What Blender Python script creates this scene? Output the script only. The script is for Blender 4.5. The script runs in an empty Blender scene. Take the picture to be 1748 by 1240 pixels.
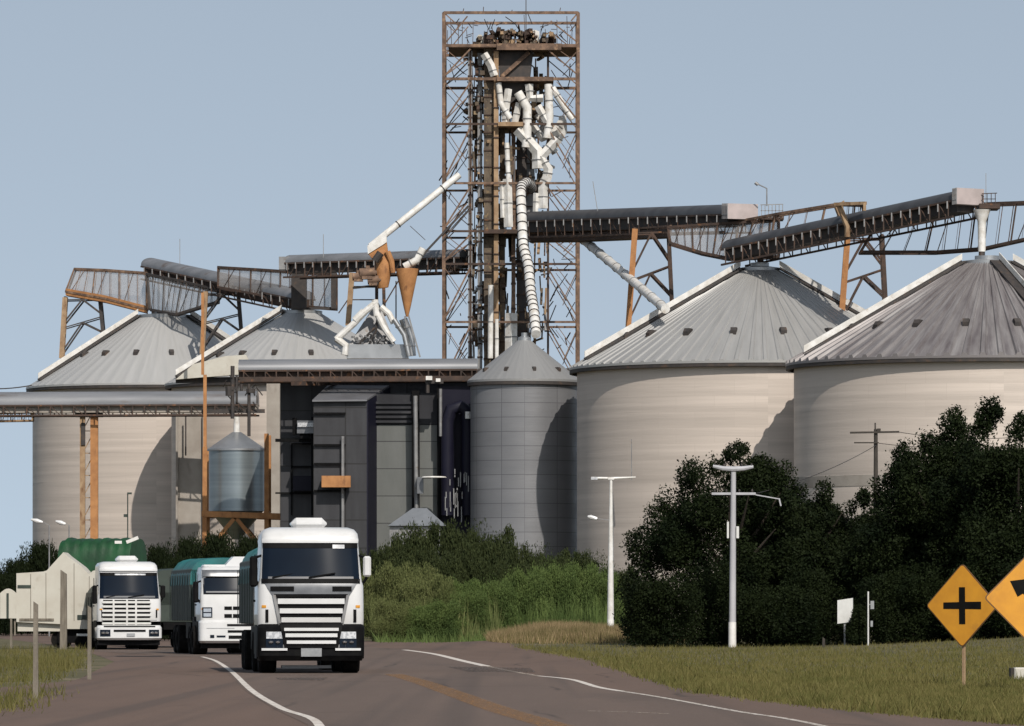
import bpy, bmesh, math, random
import numpy as np
from mathutils import Vector, Matrix
R_ = math.radians
rnd = random.Random(7)
scene = bpy.context.scene
COL = scene.collection
F = 1748 * 200 / 36.0          # focal length in photo pixels (200 mm lens)
CX, HZ, EYE = 874.0, 1048.0, 1.4

def P(px, py, d):              # photo point at distance d -> world point
    return Vector(((px - CX) / F * d, d, EYE - (py - HZ) / F * d))
def G(px, py):                 # photo point on the flat ground
    d = F * EYE / (py - HZ)
    return Vector(((px - CX) / F * d, d, 0.0))
def S(d): return F / d         # pixels per metre

# ------------------------------------------------------------------ materials
MATS = {}
def nt(name):
    m = bpy.data.materials.new(name); m.use_nodes = True
    t = m.node_tree; t.nodes.clear()
    return m, t
def N(t, kind, **kw):
    n = t.nodes.new(kind)
    for k, v in kw.items(): setattr(n, k, v)
    return n
def c4(c): return (c[0], c[1], c[2], 1.0)
def noise(t, vec, scale, detail=5, rough=.55):
    n = N(t, 'ShaderNodeTexNoise'); n.inputs['Scale'].default_value = scale
    n.inputs['Detail'].default_value = detail; n.inputs['Roughness'].default_value = rough
    t.links.new(vec, n.inputs['Vector']); return n.outputs['Fac']
def ramp(t, fac, a, b):
    n = N(t, 'ShaderNodeMapRange'); n.inputs['From Min'].default_value = a; n.inputs['From Max'].default_value = b
    t.links.new(fac, n.inputs['Value']); return n.outputs['Result']
def mixc(t, fac, a, b):
    n = N(t, 'ShaderNodeMix', data_type='RGBA')
    if isinstance(fac, float): n.inputs[0].default_value = fac
    else: t.links.new(fac, n.inputs[0])
    for i, v in ((6, a), (7, b)):
        if isinstance(v, tuple): n.inputs[i].default_value = c4(v)
        else: t.links.new(v, n.inputs[i])
    return n.outputs[2]
def mapping(t, coord, sc):
    tc = N(t, 'ShaderNodeTexCoord'); mp = N(t, 'ShaderNodeMapping')
    mp.inputs['Scale'].default_value = sc
    t.links.new(tc.outputs[coord], mp.inputs['Vector']); return mp.outputs['Vector']
def M(name, c1, c2=None, rough=.6, metal=0.0, scale=3.0, stretch=(1, 1, 1), coord='Object', lo=.35, hi=.65,
      c3=None, s3=1.0, st3=(1, 1, 1), lo3=.55, hi3=.7, bump=0.0, bscale=20.0, bst=(1, 1, 1), coat=0.0, spec=.5):
    m, t = nt(name)
    out = N(t, 'ShaderNodeOutputMaterial'); b = N(t, 'ShaderNodeBsdfPrincipled')
    t.links.new(b.outputs[0], out.inputs[0])
    b.inputs['Roughness'].default_value = rough; b.inputs['Metallic'].default_value = metal
    b.inputs['Coat Weight'].default_value = coat; b.inputs['Specular IOR Level'].default_value = spec
    if c2 is None: c2 = tuple(x * .8 for x in c1)
    col = mixc(t, ramp(t, noise(t, mapping(t, coord, stretch), scale), lo, hi), c1, c2)
    if c3: col = mixc(t, ramp(t, noise(t, mapping(t, coord, st3), s3), lo3, hi3), col, c3)
    t.links.new(col, b.inputs['Base Color'])
    if bump:
        bn = N(t, 'ShaderNodeBump'); bn.inputs['Strength'].default_value = bump; bn.inputs['Distance'].default_value = .05
        t.links.new(noise(t, mapping(t, coord, bst), bscale), bn.inputs['Height']); t.links.new(bn.outputs[0], b.inputs['Normal'])
    MATS[name] = m; return m
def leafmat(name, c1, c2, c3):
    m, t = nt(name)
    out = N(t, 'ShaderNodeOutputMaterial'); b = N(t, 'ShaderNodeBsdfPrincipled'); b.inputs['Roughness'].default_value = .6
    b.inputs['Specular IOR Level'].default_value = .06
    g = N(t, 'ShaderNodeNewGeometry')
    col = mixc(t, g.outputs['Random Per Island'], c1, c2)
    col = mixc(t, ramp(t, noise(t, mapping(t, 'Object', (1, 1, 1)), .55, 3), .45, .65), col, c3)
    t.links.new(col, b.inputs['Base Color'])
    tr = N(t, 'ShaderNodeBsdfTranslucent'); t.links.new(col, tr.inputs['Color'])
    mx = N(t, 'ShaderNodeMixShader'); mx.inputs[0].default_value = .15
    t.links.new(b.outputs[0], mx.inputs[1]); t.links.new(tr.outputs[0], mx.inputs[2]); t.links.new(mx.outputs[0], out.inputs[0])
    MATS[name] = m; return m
def panelmat(name, c1, c2, seam, bw, bh, rough, metal, ringwave=0.0, streak=(1, 1, 1), sscale=1.0, seamw=.02, stain=None, off=.5, bv=.05):
    """sheet metal wall on a UV map in metres: panel seams + weather streaks + small corrugation"""
    m, t = nt(name)
    out = N(t, 'ShaderNodeOutputMaterial'); b = N(t, 'ShaderNodeBsdfPrincipled'); t.links.new(b.outputs[0], out.inputs[0])
    b.inputs['Metallic'].default_value = metal
    uv = mapping(t, 'UV', (1, 1, 1))
    col = mixc(t, ramp(t, noise(t, mapping(t, 'UV', streak), sscale, 6, .6), .3, .7), c1, c2)
    if stain:
        col = mixc(t, ramp(t, noise(t, mapping(t, 'UV', (.05, 1.6, 1)), 1.0, 4, .7), .6, .78), col, stain)
    br = N(t, 'ShaderNodeTexBrick'); br.offset = off; br.inputs['Scale'].default_value = 1
    br.inputs['Brick Width'].default_value = bw; br.inputs['Row Height'].default_value = bh
    br.inputs['Mortar Size'].default_value = seamw; br.inputs['Mortar Smooth'].default_value = .2; br.inputs['Bias'].default_value = 0
    br.inputs['Color1'].default_value = (1 - bv, 1 - bv, 1 - bv, 1); br.inputs['Color2'].default_value = (1 + bv, 1 + bv, 1 + bv, 1)
    t.links.new(uv, br.inputs['Vector'])
    mu = N(t, 'ShaderNodeMix', data_type='RGBA', blend_type='MULTIPLY'); mu.inputs[0].default_value = 1
    t.links.new(col, mu.inputs[6]); t.links.new(br.outputs['Color'], mu.inputs[7])
    col = mixc(t, br.outputs['Fac'], mu.outputs[2], seam)
    t.links.new(col, b.inputs['Base Color'])
    rr = ramp(t, noise(t, mapping(t, 'UV', (.7, .7, 1)), 1.2), .2, .8)
    mr = N(t, 'ShaderNodeMapRange'); mr.inputs['To Min'].default_value = rough - .08; mr.inputs['To Max'].default_value = rough + .1
    t.links.new(rr, mr.inputs['Value']); t.links.new(mr.outputs[0], b.inputs['Roughness'])
    bn = N(t, 'ShaderNodeBump'); bn.inputs['Strength'].default_value = .25; bn.inputs['Distance'].default_value = .03
    h = noise(t, mapping(t, 'UV', (.4, ringwave if ringwave else .5, 1)), 1.5, 3)
    t.links.new(h, bn.inputs['Height']); t.links.new(bn.outputs[0], b.inputs['Normal'])
    MATS[name] = m; return m

# ------------------------------------------------------------------ mesh builder
class MB:
    def __init__(s): s.v = []; s.f = []; s.uv = {}; s.cuts = []
    def add(s, vs, fs):
        o = len(s.v); s.cuts.append((o, len(s.f))); s.v += [Vector(v) for v in vs]; s.f += [tuple(i + o for i in f) for f in fs]; return o
    def box(s, a, b):
        x0, x1 = sorted((a[0], b[0])); y0, y1 = sorted((a[1], b[1])); z0, z1 = sorted((a[2], b[2]))
        s.add([(x0, y0, z0), (x1, y0, z0), (x1, y1, z0), (x0, y1, z0), (x0, y0, z1), (x1, y0, z1), (x1, y1, z1), (x0, y1, z1)],
              [(0, 3, 2, 1), (4, 5, 6, 7), (0, 1, 5, 4), (1, 2, 6, 5), (2, 3, 7, 6), (3, 0, 4, 7)]); return s
    def frame(s, p0, p1):
        d = (Vector(p1) - Vector(p0)).normalized()
        up = Vector((0, 0, 1)) if abs(d.z) < .95 else Vector((0, 1, 0))
        x = d.cross(up).normalized(); return d, x, x.cross(d).normalized()
    def bar(s, p0, p1, w, h=None):
        h = h or w; p0 = Vector(p0); p1 = Vector(p1); d, x, u = s.frame(p0, p1)
        vs = [p + x * (a * w / 2) + u * (b * h / 2) for p in (p0, p1) for a, b in ((-1, -1), (1, -1), (1, 1), (-1, 1))]
        s.add(vs, [(3, 2, 1, 0), (4, 5, 6, 7), (0, 1, 5, 4), (1, 2, 6, 5), (2, 3, 7, 6), (3, 0, 4, 7)]); return s
    def tube(s, p0, p1, r0, r1=None, n=10):
        return s.path([p0, p1], [r0, r0 if r1 is None else r1], n)
    def path(s, pts, rs, n=10):
        pts = [Vector(p) for p in pts]
        if not isinstance(rs, (list, tuple)): rs = [rs] * len(pts)
        vs = []; X = None
        for i, p in enumerate(pts):
            a = pts[max(0, i - 1)]; b = pts[min(len(pts) - 1, i + 1)]
            d = (b - a).normalized()
            if X is None: _, X, _u = s.frame(a, b)
            X = (X - d * X.dot(d)).normalized(); U = d.cross(X)
            for k in range(n):
                t = 2 * math.pi * k / n; vs.append(p + (X * math.cos(t) + U * math.sin(t)) * max(rs[i], .001))
        fs = [(i * n + k, i * n + (k + 1) % n, (i + 1) * n + (k + 1) % n, (i + 1) * n + k) for i in range(len(pts) - 1) for k in range(n)]
        fs += [tuple(reversed(range(n))), tuple((len(pts) - 1) * n + k for k in range(n))]
        s.add(vs, fs); return s
    def prism(s, poly, depth):        # poly of 3D points, extruded along vector
        n = len(poly); depth = Vector(depth)
        vs = [Vector(p) for p in poly] + [Vector(p) + depth for p in poly]
        fs = [tuple(range(n)), tuple(reversed(range(n, 2 * n)))] + [(k, k + n, (k + 1) % n + n, (k + 1) % n) for k in range(n)]
        s.add(vs, fs); return s
    def lathe(s, c, prof, n=64, cap=True, uvr=None):
        c = Vector(c); vs = []
        for r, z in prof:
            for k in range(n):
                t = 2 * math.pi * k / n; vs.append(c + Vector((r * math.sin(t), -r * math.cos(t), z)))
        o = len(s.v); fs = []
        for i in range(len(prof) - 1):
            for k in range(n):
                fs.append((i * n + k, i * n + (k + 1) % n, (i + 1) * n + (k + 1) % n, (i + 1) * n + k))
                if uvr:
                    u0 = 2 * math.pi * k / n * uvr; u1 = 2 * math.pi * (k + 1) / n * uvr
                    v0, v1 = prof[i][1], prof[i + 1][1]
                    s.uv[len(s.f) + len(fs) - 1] = [(u0, v0), (u1, v0), (u1, v1), (u0, v1)]
        if cap: fs += [tuple(reversed(range(n))), tuple((len(prof) - 1) * n + k for k in range(n))]
        s.add(vs, fs); return s
    def half_cover(s, p0, p1, w, h, n=12, lip=.15):  # rounded cover over a conveyor
        p0 = Vector(p0); p1 = Vector(p1); d = (p1 - p0).normalized(); x = Vector((-d.y, d.x, 0)).normalized()
        ring = [(-w / 2, -lip)] + [(-w / 2 * math.cos(math.pi * k / n), h * math.sin(math.pi * k / n)) for k in range(n + 1)] + [(w / 2, -lip)]
        m = len(ring)
        vs = [p + x * a + Vector((0, 0, b)) for p in (p0, p1) for a, b in ring]
        s.add(vs, [(k, k + 1, m + k + 1, m + k) for k in range(m - 1)] + [(m - 1, 0, m, 2 * m - 1), tuple(reversed(range(m))), tuple(range(m, 2 * m))]); return s
    def build_each(s, name, mat, parent, **k):
        cs = s.cuts + [(len(s.v), len(s.f))]
        for (v0, f0), (v1, f1) in zip(cs, cs[1:]):
            m = MB(); m.v = s.v[v0:v1]; m.f = [tuple(i - v0 for i in f) for f in s.f[f0:f1]]; m.build(name, mat, parent, **k)
    def build(s, name, mat, parent=None, loc=None, smooth=35, local=False):
        o = Vector((0, 0, 0))
        if not local:
            if parent is not None: o = Vector(parent['_w'])
            elif loc is not None: o = Vector(loc)
            else:
                xs = [v.x for v in s.v]; ys = [v.y for v in s.v]; zs = [v.z for v in s.v]
                o = Vector(((min(xs) + max(xs)) / 2, (min(ys) + max(ys)) / 2, min(zs)))
        me = bpy.data.meshes.new(name); me.from_pydata([v - o for v in s.v], [], s.f)
        bm = bmesh.new(); bm.from_mesh(me)
        if s.uv:
            lay = bm.loops.layers.uv.new('UVMap'); bm.faces.ensure_lookup_table()
            for i, uvs in s.uv.items():
                for l, q in zip(bm.faces[i].loops, uvs): l[lay].uv = q
        bmesh.ops.recalc_face_normals(bm, faces=bm.faces); bm.to_mesh(me); bm.free()
        if smooth:
            me.shade_smooth(); me.set_sharp_from_angle(angle=R_(smooth))
        if isinstance(mat, str): mat = MATS[mat]
        me.materials.append(mat)
        ob = bpy.data.objects.new(name, me); COL.objects.link(ob)
        ob['_w'] = tuple(o) if not local else (0, 0, 0)
        if parent is not None: ob.parent = parent
        else: ob.location = o
        return ob
def tag(o, label=None, cat=None, group=None, kind=None):
    for k, v in (('label', label), ('category', cat), ('group', group), ('kind', kind)):
        if v: o[k] = v
    return o
def thing(name, loc, label, cat, group=None, rotz=0):
    o = bpy.data.objects.new(name, None); COL.objects.link(o); o.location = loc; o.rotation_euler.z = rotz
    o.empty_display_size = .5; o['_w'] = tuple(loc); return tag(o, label, cat, group)
def structure(name, mb, mat, smooth=35): return tag(mb.build(name, mat, loc=(0, 0, 0), smooth=smooth), kind='structure')
def copy_tree(o, parent=None):
    c = o.copy(); COL.objects.link(c)
    if parent is not None: c.parent = parent
    for ch in list(o.children): copy_tree(ch, c)
    return c
def numpy_mesh(name, V, Fq, mat, k=4):
    me = bpy.data.meshes.new(name)
    V = np.asarray(V, np.float32); Fq = np.asarray(Fq, np.int32)
    me.vertices.add(len(V)); me.vertices.foreach_set('co', V.ravel())
    me.loops.add(Fq.size); me.loops.foreach_set('vertex_index', Fq.ravel())
    me.polygons.add(len(Fq)); me.polygons.foreach_set('loop_start', np.arange(0, Fq.size, k, dtype=np.int32))
    me.polygons.foreach_set('loop_total', np.full(len(Fq), k, np.int32))
    me.update(calc_edges=True); me.materials.append(MATS[mat]); return me

# ------------------------------------------------------------------ the palette
M('white_paint', (.72, .71, .69), (.54, .52, .48), rough=.45, scale=1.6, c3=(.40, .34, .27), s3=2.2, lo3=.58, hi3=.80, bump=.1, bscale=6)
M('truck_white', (.60, .60, .60), (.55, .55, .545), rough=.28, scale=2, coat=.5, c3=(.42, .40, .37), s3=1.6, st3=(1, 1, .5), lo3=.60, hi3=.85)
M('truck_white_dull', (.62, .62, .60), (.54, .54, .52), rough=.35, scale=3, coat=.3)
M('truck_black', (.005, .005, .006), (.009, .009, .009), rough=.55, scale=6, spec=.05)
M('tyre', (.007, .007, .007), (.016, .014, .013), rough=.9, scale=8, bump=.2, bscale=40, spec=.1)
M('glass_dark', (.004, .008, .016), (.005, .010, .019), rough=.07, scale=1, spec=.14)
M('chrome', (.62, .63, .65), (.5, .5, .52), rough=.22, metal=.9, scale=4)
M('silver_panel', (.17, .175, .185), (.13, .135, .145), rough=.35, metal=.4, scale=4)
M('light_lens', (.55, .56, .58), (.35, .36, .38), rough=.1, scale=14, lo=.45, hi=.55)
M('plate_grey', (.28, .29, .30), (.22, .23, .24), rough=.5, scale=10)
M('teal_tarp', (.012, .15, .15), (.008, .10, .105), rough=.55, scale=1.6, bump=.5, bscale=2.0)
M('green_tarp', (.005, .062, .017), (.003, .032, .009), rough=.55, scale=1.2, bump=.6, bscale=1.6)
M('dark_green_paint', (.03, .045, .035), (.02, .03, .024), rough=.6, scale=2)
M('beige_panel', (.50, .48, .42), (.45, .42, .36), rough=.6, scale=1.2, c3=(.34, .30, .24), s3=1.5, lo3=.6, hi3=.8)
M('wood_post', (.20, .175, .14), (.11, .095, .075), rough=.9, scale=2, stretch=(6, 6, .6), bump=.3)
M('rust', (.185, .115, .078), (.095, .06, .042), rough=.85, scale=1.5, lo=.4, hi=.6, c3=(.27, .17, .105), s3=2.5, lo3=.55, hi3=.68, bump=.2)
M('rust_dark', (.075, .045, .033), (.038, .027, .022), rough=.85, scale=1.2, c3=(.16, .075, .035), s3=2, lo3=.58, hi3=.7, bump=.2)
M('rust_orange', (.42, .20, .075), (.30, .135, .05), rough=.8, scale=1.4, c3=(.16, .07, .03), s3=2.2, st3=(1, 1, .4), lo3=.6, hi3=.72, bump=.2)
M('rust_tan', (.36, .25, .15), (.24, .15, .085), rough=.85, scale=1.4, c3=(.15, .075, .035), s3=2.2, st3=(1, 1, .3), lo3=.56, hi3=.7, bump=.2)
M('grimy_brown', (.15, .115, .08), (.055, .042, .032), rough=.85, scale=1.1, stretch=(1, 1, .5), c3=(.24, .17, .09), s3=3, lo3=.56, hi3=.68, bump=.3)
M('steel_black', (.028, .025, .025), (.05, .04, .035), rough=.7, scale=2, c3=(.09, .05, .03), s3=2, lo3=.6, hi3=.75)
M('steel_grey', (.27, .27, .27), (.18, .18, .185), rough=.5, metal=.3, scale=1.5, c3=(.15, .11, .08), s3=2, lo3=.6, hi3=.75)
M('galvanised', (.42, .43, .44), (.33, .34, .35), rough=.42, metal=.75, scale=.8, stretch=(1, 1, 1), c3=(.22, .19, .16), s3=1, lo3=.62, hi3=.8)
M('gallery_cover', (.24, .245, .26), (.16, .165, .175), rough=.45, metal=.35, scale=.7, stretch=(.15, 1, 1), c3=(.12, .09, .075), s3=.8, st3=(.2, 1, 1), lo3=.6, hi3=.75)
M('gallery_dark', (.085, .088, .095), (.05, .05, .055), rough=.5, metal=.3, scale=.7, stretch=(.15, 1, 1))
M('dark_siding', (.028, .029, .034), (.018, .018, .022), spec=.25, rough=.6, scale=.6, stretch=(1, 1, .3), c3=(.055, .055, .06), s3=.6, lo3=.55, hi3=.75)
M('navy_siding', (.006, .006, .016), (.010, .010, .02), spec=.2, rough=.55, scale=.5)
M('hood_grey', (.17, .172, .185), (.13, .13, .14), rough=.5, metal=.3, scale=.6)
M('concrete', (.34, .31, .275), (.27, .24, .21), rough=.9, scale=.6, c3=(.17, .14, .12), s3=.7, st3=(1, 1, .4), lo3=.58, hi3=.74, bump=.2)
M('pink_box', (.44, .375, .365), (.36, .31, .30), rough=.6, scale=1)
M('pole_concrete', (.42, .42, .44), (.34, .34, .36), rough=.8, scale=2, stretch=(1, 1, .3))
M('dark_wood', (.05, .042, .035), (.03, .026, .022), rough=.9, scale=3, stretch=(3, 3, .5))
M('sign_yellow', (.64, .29, .02), (.54, .235, .018), rough=.5, scale=2.5, c3=(.36, .16, .03), s3=2.2, lo3=.58, hi3=.80)
M('sign_edge', (.16, .075, .02), (.10, .05, .02), rough=.6, scale=3)
M('sign_black', (.004, .004, .004), (.008, .008, .007), rough=.7, scale=3, spec=.1)
M('bin_steel', (.30, .345, .37), (.24, .28, .30), rough=.36, metal=.7, scale=1.0, stretch=(.1, .1, 3), spec=.5)
M('trunk', (.06, .045, .033), (.03, .024, .018), rough=.95, scale=4, stretch=(3, 3, .6), bump=.4)
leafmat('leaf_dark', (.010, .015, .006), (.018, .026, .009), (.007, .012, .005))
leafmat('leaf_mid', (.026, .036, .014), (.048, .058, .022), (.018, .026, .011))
leafmat('leaf_green', (.076, .115, .033), (.125, .165, .054), (.050, .078, .025))
leafmat('leaf_olive', (.108, .13, .046), (.165, .175, .072), (.074, .092, .032))
leafmat('grass_blade', (.112, .102, .034), (.155, .134, .052), (.082, .085, .026))
leafmat('dry_grass', (.20, .145, .078), (.28, .21, .12), (.13, .11, .05))
panelmat('wall_cream', (.60, .525, .465), (.42, .368, .325), (.45, .388, .34), 2.9, 1.12, .55, .05, ringwave=6.0, streak=(.025, 1.0, 1), sscale=1.3, seamw=.008, stain=(.33, .29, .26), bv=.012)
panelmat('wall_grey', (.22, .222, .232), (.18, .183, .193), (.10, .10, .11), 2.6, 1.06, .45, .35, ringwave=5.0, streak=(.12, .5, 1), sscale=1.0, seamw=.022, off=0)
panelmat('bin_panels', (.125, .13, .125), (.10, .105, .10), (.03, .03, .032), 3.9, 2.05, .5, .2, streak=(.8, .2, 1), sscale=1.2, seamw=.035, off=0)
panelmat('dark_clad', (.030, .031, .036), (.017, .017, .021), (.006, .006, .007), 2.4, 2.1, .6, .0, streak=(1.2, .15, 1), sscale=1.2, seamw=.05, off=0, bv=.12)
panelmat('box_planks', (.50, .475, .415), (.43, .405, .35), (.30, .275, .23), 1.05, 9.0, .6, 0, streak=(1.5, .3, 1), sscale=1.0, seamw=.012, off=0, bv=.03)
def roofmat(name, c1, c2, c3, rough, metal):
    m, t = nt(name)
    out = N(t, 'ShaderNodeOutputMaterial'); b = N(t, 'ShaderNodeBsdfPrincipled'); t.links.new(b.outputs[0], out.inputs[0])
    b.inputs['Metallic'].default_value = metal; b.inputs['Roughness'].default_value = rough
    col = mixc(t, ramp(t, noise(t, mapping(t, 'UV', (1.4, .22, 1)), 1.0, 6, .6), .35, .65), c1, c2)
    col = mixc(t, ramp(t, noise(t, mapping(t, 'UV', (2.2, .10, 1)), 1.0, 5, .7), .55, .75), col, c3)
    t.links.new(col, b.inputs['Base Color']); MATS[name] = m
roofmat('roof_grey', (.37, .365, .355), (.31, .307, .30), (.22, .215, .205), .42, .25)
roofmat('roof_smooth', (.42, .417, .41), (.38, .378, .37), (.33, .328, .32), .45, .2)
roofmat('roof_streaked', (.25, .235, .232), (.115, .10, .102), (.36, .35, .345), .45, .2)
roofmat('roof_slim', (.27, .27, .268), (.24, .24, .24), (.20, .20, .198), .45, .25)
def mesh_panel():
    m, t = nt('wire_mesh'); out = N(t, 'ShaderNodeOutputMaterial'); b = N(t, 'ShaderNodeBsdfPrincipled')
    b.inputs['Base Color'].default_value = (.42, .40, .39, 1); b.inputs['Roughness'].default_value = .8
    tr = N(t, 'ShaderNodeBsdfTransparent'); mx = N(t, 'ShaderNodeMixShader'); mx.inputs[0].default_value = .22
    t.links.new(tr.outputs[0], mx.inputs[1]); t.links.new(b.outputs[0], mx.inputs[2]); t.links.new(mx.outputs[0], out.inputs[0])
    MATS['wire_mesh'] = m
mesh_panel()
# ------------------------------------------------------------------ camera, sun, sky
cam = bpy.data.cameras.new('camera'); co = bpy.data.objects.new('camera', cam); COL.objects.link(co)
co.location = (0, 0, EYE); co.rotation_euler = (R_(90), 0, 0)
cam.lens = 200; cam.sensor_width = 36; cam.shift_y = 428.0 / 1748.0; cam.clip_start = 1; cam.clip_end = 20000
scene.camera = co
SUN_AZ, SUN_EL = 18.0, 41.0      # degrees to the right of straight behind the camera, and above the horizon
sl = bpy.data.lights.new('sun', 'SUN'); sl.energy = 4.0; sl.angle = R_(.5); sl.color = (1.0, .93, .84)
so = bpy.data.objects.new('sun', sl); COL.objects.link(so)
sd = Vector((math.sin(R_(SUN_AZ)) * math.cos(R_(SUN_EL)), -math.cos(R_(SUN_AZ)) * math.cos(R_(SUN_EL)), math.sin(R_(SUN_EL))))
so.rotation_euler = sd.to_track_quat('Z', 'Y').to_euler(); so.location = (60, -100, 120)
w = bpy.data.worlds.new('World'); scene.world = w; w.use_nodes = True
t = w.node_tree; bg = t.nodes['Background']
sk = t.nodes.new('ShaderNodeTexSky'); sk.sky_type = 'NISHITA'; sk.sun_disc = False
sk.sun_elevation = R_(SUN_EL); sk.sun_rotation = R_(180 - SUN_AZ); sk.air_density = 1.0; sk.dust_density = 1.0; sk.ozone_density = 3.0
TINT = (1.0, 1.015, .955, 1)
co_ = t.nodes.new('ShaderNodeTexCoord'); lift = t.nodes.new('ShaderNodeVectorMath'); lift.operation = 'ADD'; lift.inputs[1].default_value = (0, 0, .25)
nrm = t.nodes.new('ShaderNodeVectorMath'); nrm.operation = 'NORMALIZE'
t.links.new(co_.outputs['Generated'], lift.inputs[0]); t.links.new(lift.outputs[0], nrm.inputs[0]); t.links.new(nrm.outputs[0], sk.inputs['Vector'])
hs = t.nodes.new('ShaderNodeHueSaturation'); hs.inputs['Saturation'].default_value = .55
tint = t.nodes.new('ShaderNodeMix'); tint.data_type = 'RGBA'; tint.blend_type = 'MULTIPLY'; tint.inputs[0].default_value = 1; tint.inputs[7].default_value = TINT
t.links.new(sk.outputs[0], hs.inputs['Color']); t.links.new(hs.outputs[0], tint.inputs[6]); t.links.new(tint.outputs[2], bg.inputs['Color']); bg.inputs['Strength'].default_value = .133
scene.view_settings.view_transform = 'Standard'; scene.view_settings.look = 'None'
scene.view_settings.gamma = 1; scene.view_settings.exposure = 0

# ------------------------------------------------------------------ ground
def smooth(a, b, x):
    q = min(1, max(0, (x - a) / (b - a))); return q * q * (3 - 2 * q)
def gz(x, y):                     # the verge on the right swells gently away from the road
    z = .0030 * max(0, x - 8.5) ** 2 if x < 40 else .0030 * 31.5 ** 2 + 0 * x
    z *= smooth(60, 110, y) * (1 - smooth(250, 300, y))
    dx, dy = (x - 2.2) / 4.5, (y - 268) / 16
    z += .55 * math.exp(-dx * dx - dy * dy) * smooth(-2.5, 1.5, x)
    return z
def axis(a, b, st, outer):
    n = int((b - a) / st) + 1
    return [-o for o in reversed(outer)] + [a + st * i for i in range(n)] + list(outer)
xs = axis(-60, 60, 1.0, [90, 150, 300, 800, 2500, 7000]); ys = axis(-40, 460, 2.0, [600, 900, 2000, 7000])
m = MB(); nx = len(xs)
m.add([(x, y, gz(x, y) - .0) for y in ys for x in xs],
      [(j * nx + i, j * nx + i + 1, (j + 1) * nx + i + 1, (j + 1) * nx + i) for j in range(len(ys) - 1) for i in range(nx - 1)])
M('turf', (.085, .072, .028), (.062, .058, .020), rough=.95, scale=1.2, c3=(.16, .125, .075), s3=.25, lo3=.52, hi3=.7, bump=.6, bscale=6)
structure('ground', m, 'turf', smooth=60)

def strip(L, Rr, n, z, name, mat):
    def res(pl):
        pl = [Vector(p) for p in pl]; acc = [0]
        for a, b in zip(pl, pl[1:]): acc.append(acc[-1] + (b - a).length)
        out = []
        for i in range(n + 1):
            s = acc[-1] * i / n; k = max(j for j in range(len(acc)) if acc[j] <= s + 1e-6); k = min(k, len(pl) - 2)
            out.append(pl[k].lerp(pl[k + 1], (s - acc[k]) / max(acc[k + 1] - acc[k], 1e-6)))
        return out
    a, b = res(L), res(Rr); mm = MB(); V = []
    K = 8
    for p, q in zip(a, b):
        for k in range(K + 1):
            v = p.lerp(q, k / K); V.append((v.x, v.y, z + gz(v.x, v.y)))
    mm.add(V, [(i * (K + 1) + k, i * (K + 1) + k + 1, (i + 1) * (K + 1) + k + 1, (i + 1) * (K + 1) + k) for i in range(n) for k in range(K)])
    return structure(name, mm, mat)
def asphalt(name, c1, c2, c3):
    m, t = nt(name)
    out = N(t, 'ShaderNodeOutputMaterial'); b = N(t, 'ShaderNodeBsdfPrincipled'); t.links.new(b.outputs[0], out.inputs[0])
    b.inputs['Roughness'].default_value = .88; b.inputs['Specular IOR Level'].default_value = .25
    col = mixc(t, ramp(t, noise(t, mapping(t, 'Object', (.5, .035, 1)), 1.0, 6, .6), .35, .65), c1, c2)
    col = mixc(t, ramp(t, noise(t, mapping(t, 'Object', (.16, .03, 1)), 1.0, 5, .65), .54, .72), col, c3)
    vo = N(t, 'ShaderNodeTexVoronoi', feature='DISTANCE_TO_EDGE'); vo.inputs['Scale'].default_value = .45
    wob = N(t, 'ShaderNodeMix', data_type='VECTOR'); wob.inputs[0].default_value = .28
    nz = N(t, 'ShaderNodeTexNoise'); nz.inputs['Scale'].default_value = .9; t.links.new(mapping(t, 'Object', (1, .3, 1)), nz.inputs['Vector'])
    t.links.new(mapping(t, 'Object', (1, .22, 1)), wob.inputs[4]); t.links.new(nz.outputs['Color'], wob.inputs[5]); t.links.new(wob.outputs[1], vo.inputs['Vector'])
    pt = ramp(t, noise(t, mapping(t, 'Object', (.2, .06, 1)), 1.0, 3), .50, .60)
    ck = N(t, 'ShaderNodeMath', operation='MULTIPLY'); t.links.new(ramp(t, vo.outputs['Distance'], .022, .004), ck.inputs[0]); t.links.new(pt, ck.inputs[1])
    ck2 = N(t, 'ShaderNodeMath', operation='MULTIPLY'); ck2.inputs[1].default_value = .55; t.links.new(ck.outputs[0], ck2.inputs[0])
    col = mixc(t, ck2.outputs[0], col, (.03, .025, .022))
    trk = ramp(t, noise(t, mapping(t, 'Object', (1.1, .006, 1)), 1.0, 2), .52, .66)
    tk = N(t, 'ShaderNodeMath', operation='MULTIPLY'); tk.inputs[1].default_value = .45; t.links.new(trk, tk.inputs[0]); col = mixc(t, tk.outputs[0], col, (.062, .050, .044))
    g = noise(t, mapping(t, 'Object', (1, .25, 1)), 45, 3)
    mu = N(t, 'ShaderNodeMix', data_type='RGBA', blend_type='OVERLAY'); mu.inputs[0].default_value = .35
    t.links.new(col, mu.inputs[6]); t.links.new(g, mu.inputs[7])
    t.links.new(mu.outputs[2], b.inputs['Base Color'])
    bn = N(t, 'ShaderNodeBump'); bn.inputs['Strength'].default_value = .3; bn.inputs['Distance'].default_value = .01
    t.links.new(g, bn.inputs['Height']); t.links.new(bn.outputs[0], b.inputs['Normal']); MATS[name] = m
asphalt('asphalt_brown', (.136, .092, .071), (.118, .080, .062), (.096, .067, .053))
asphalt('asphalt_grey', (.130, .094, .076), (.110, .081, .066), (.082, .062, .052))
shL = [G(*p) for p in ((-500, 1084), (-200, 1086), (0, 1090), (130, 1106), (195, 1130), (130, 1162), (-80, 1182), (-260, 1240))] + [Vector((-8.3, 40, 0)), Vector((-8.3, -60, 0))]
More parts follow.
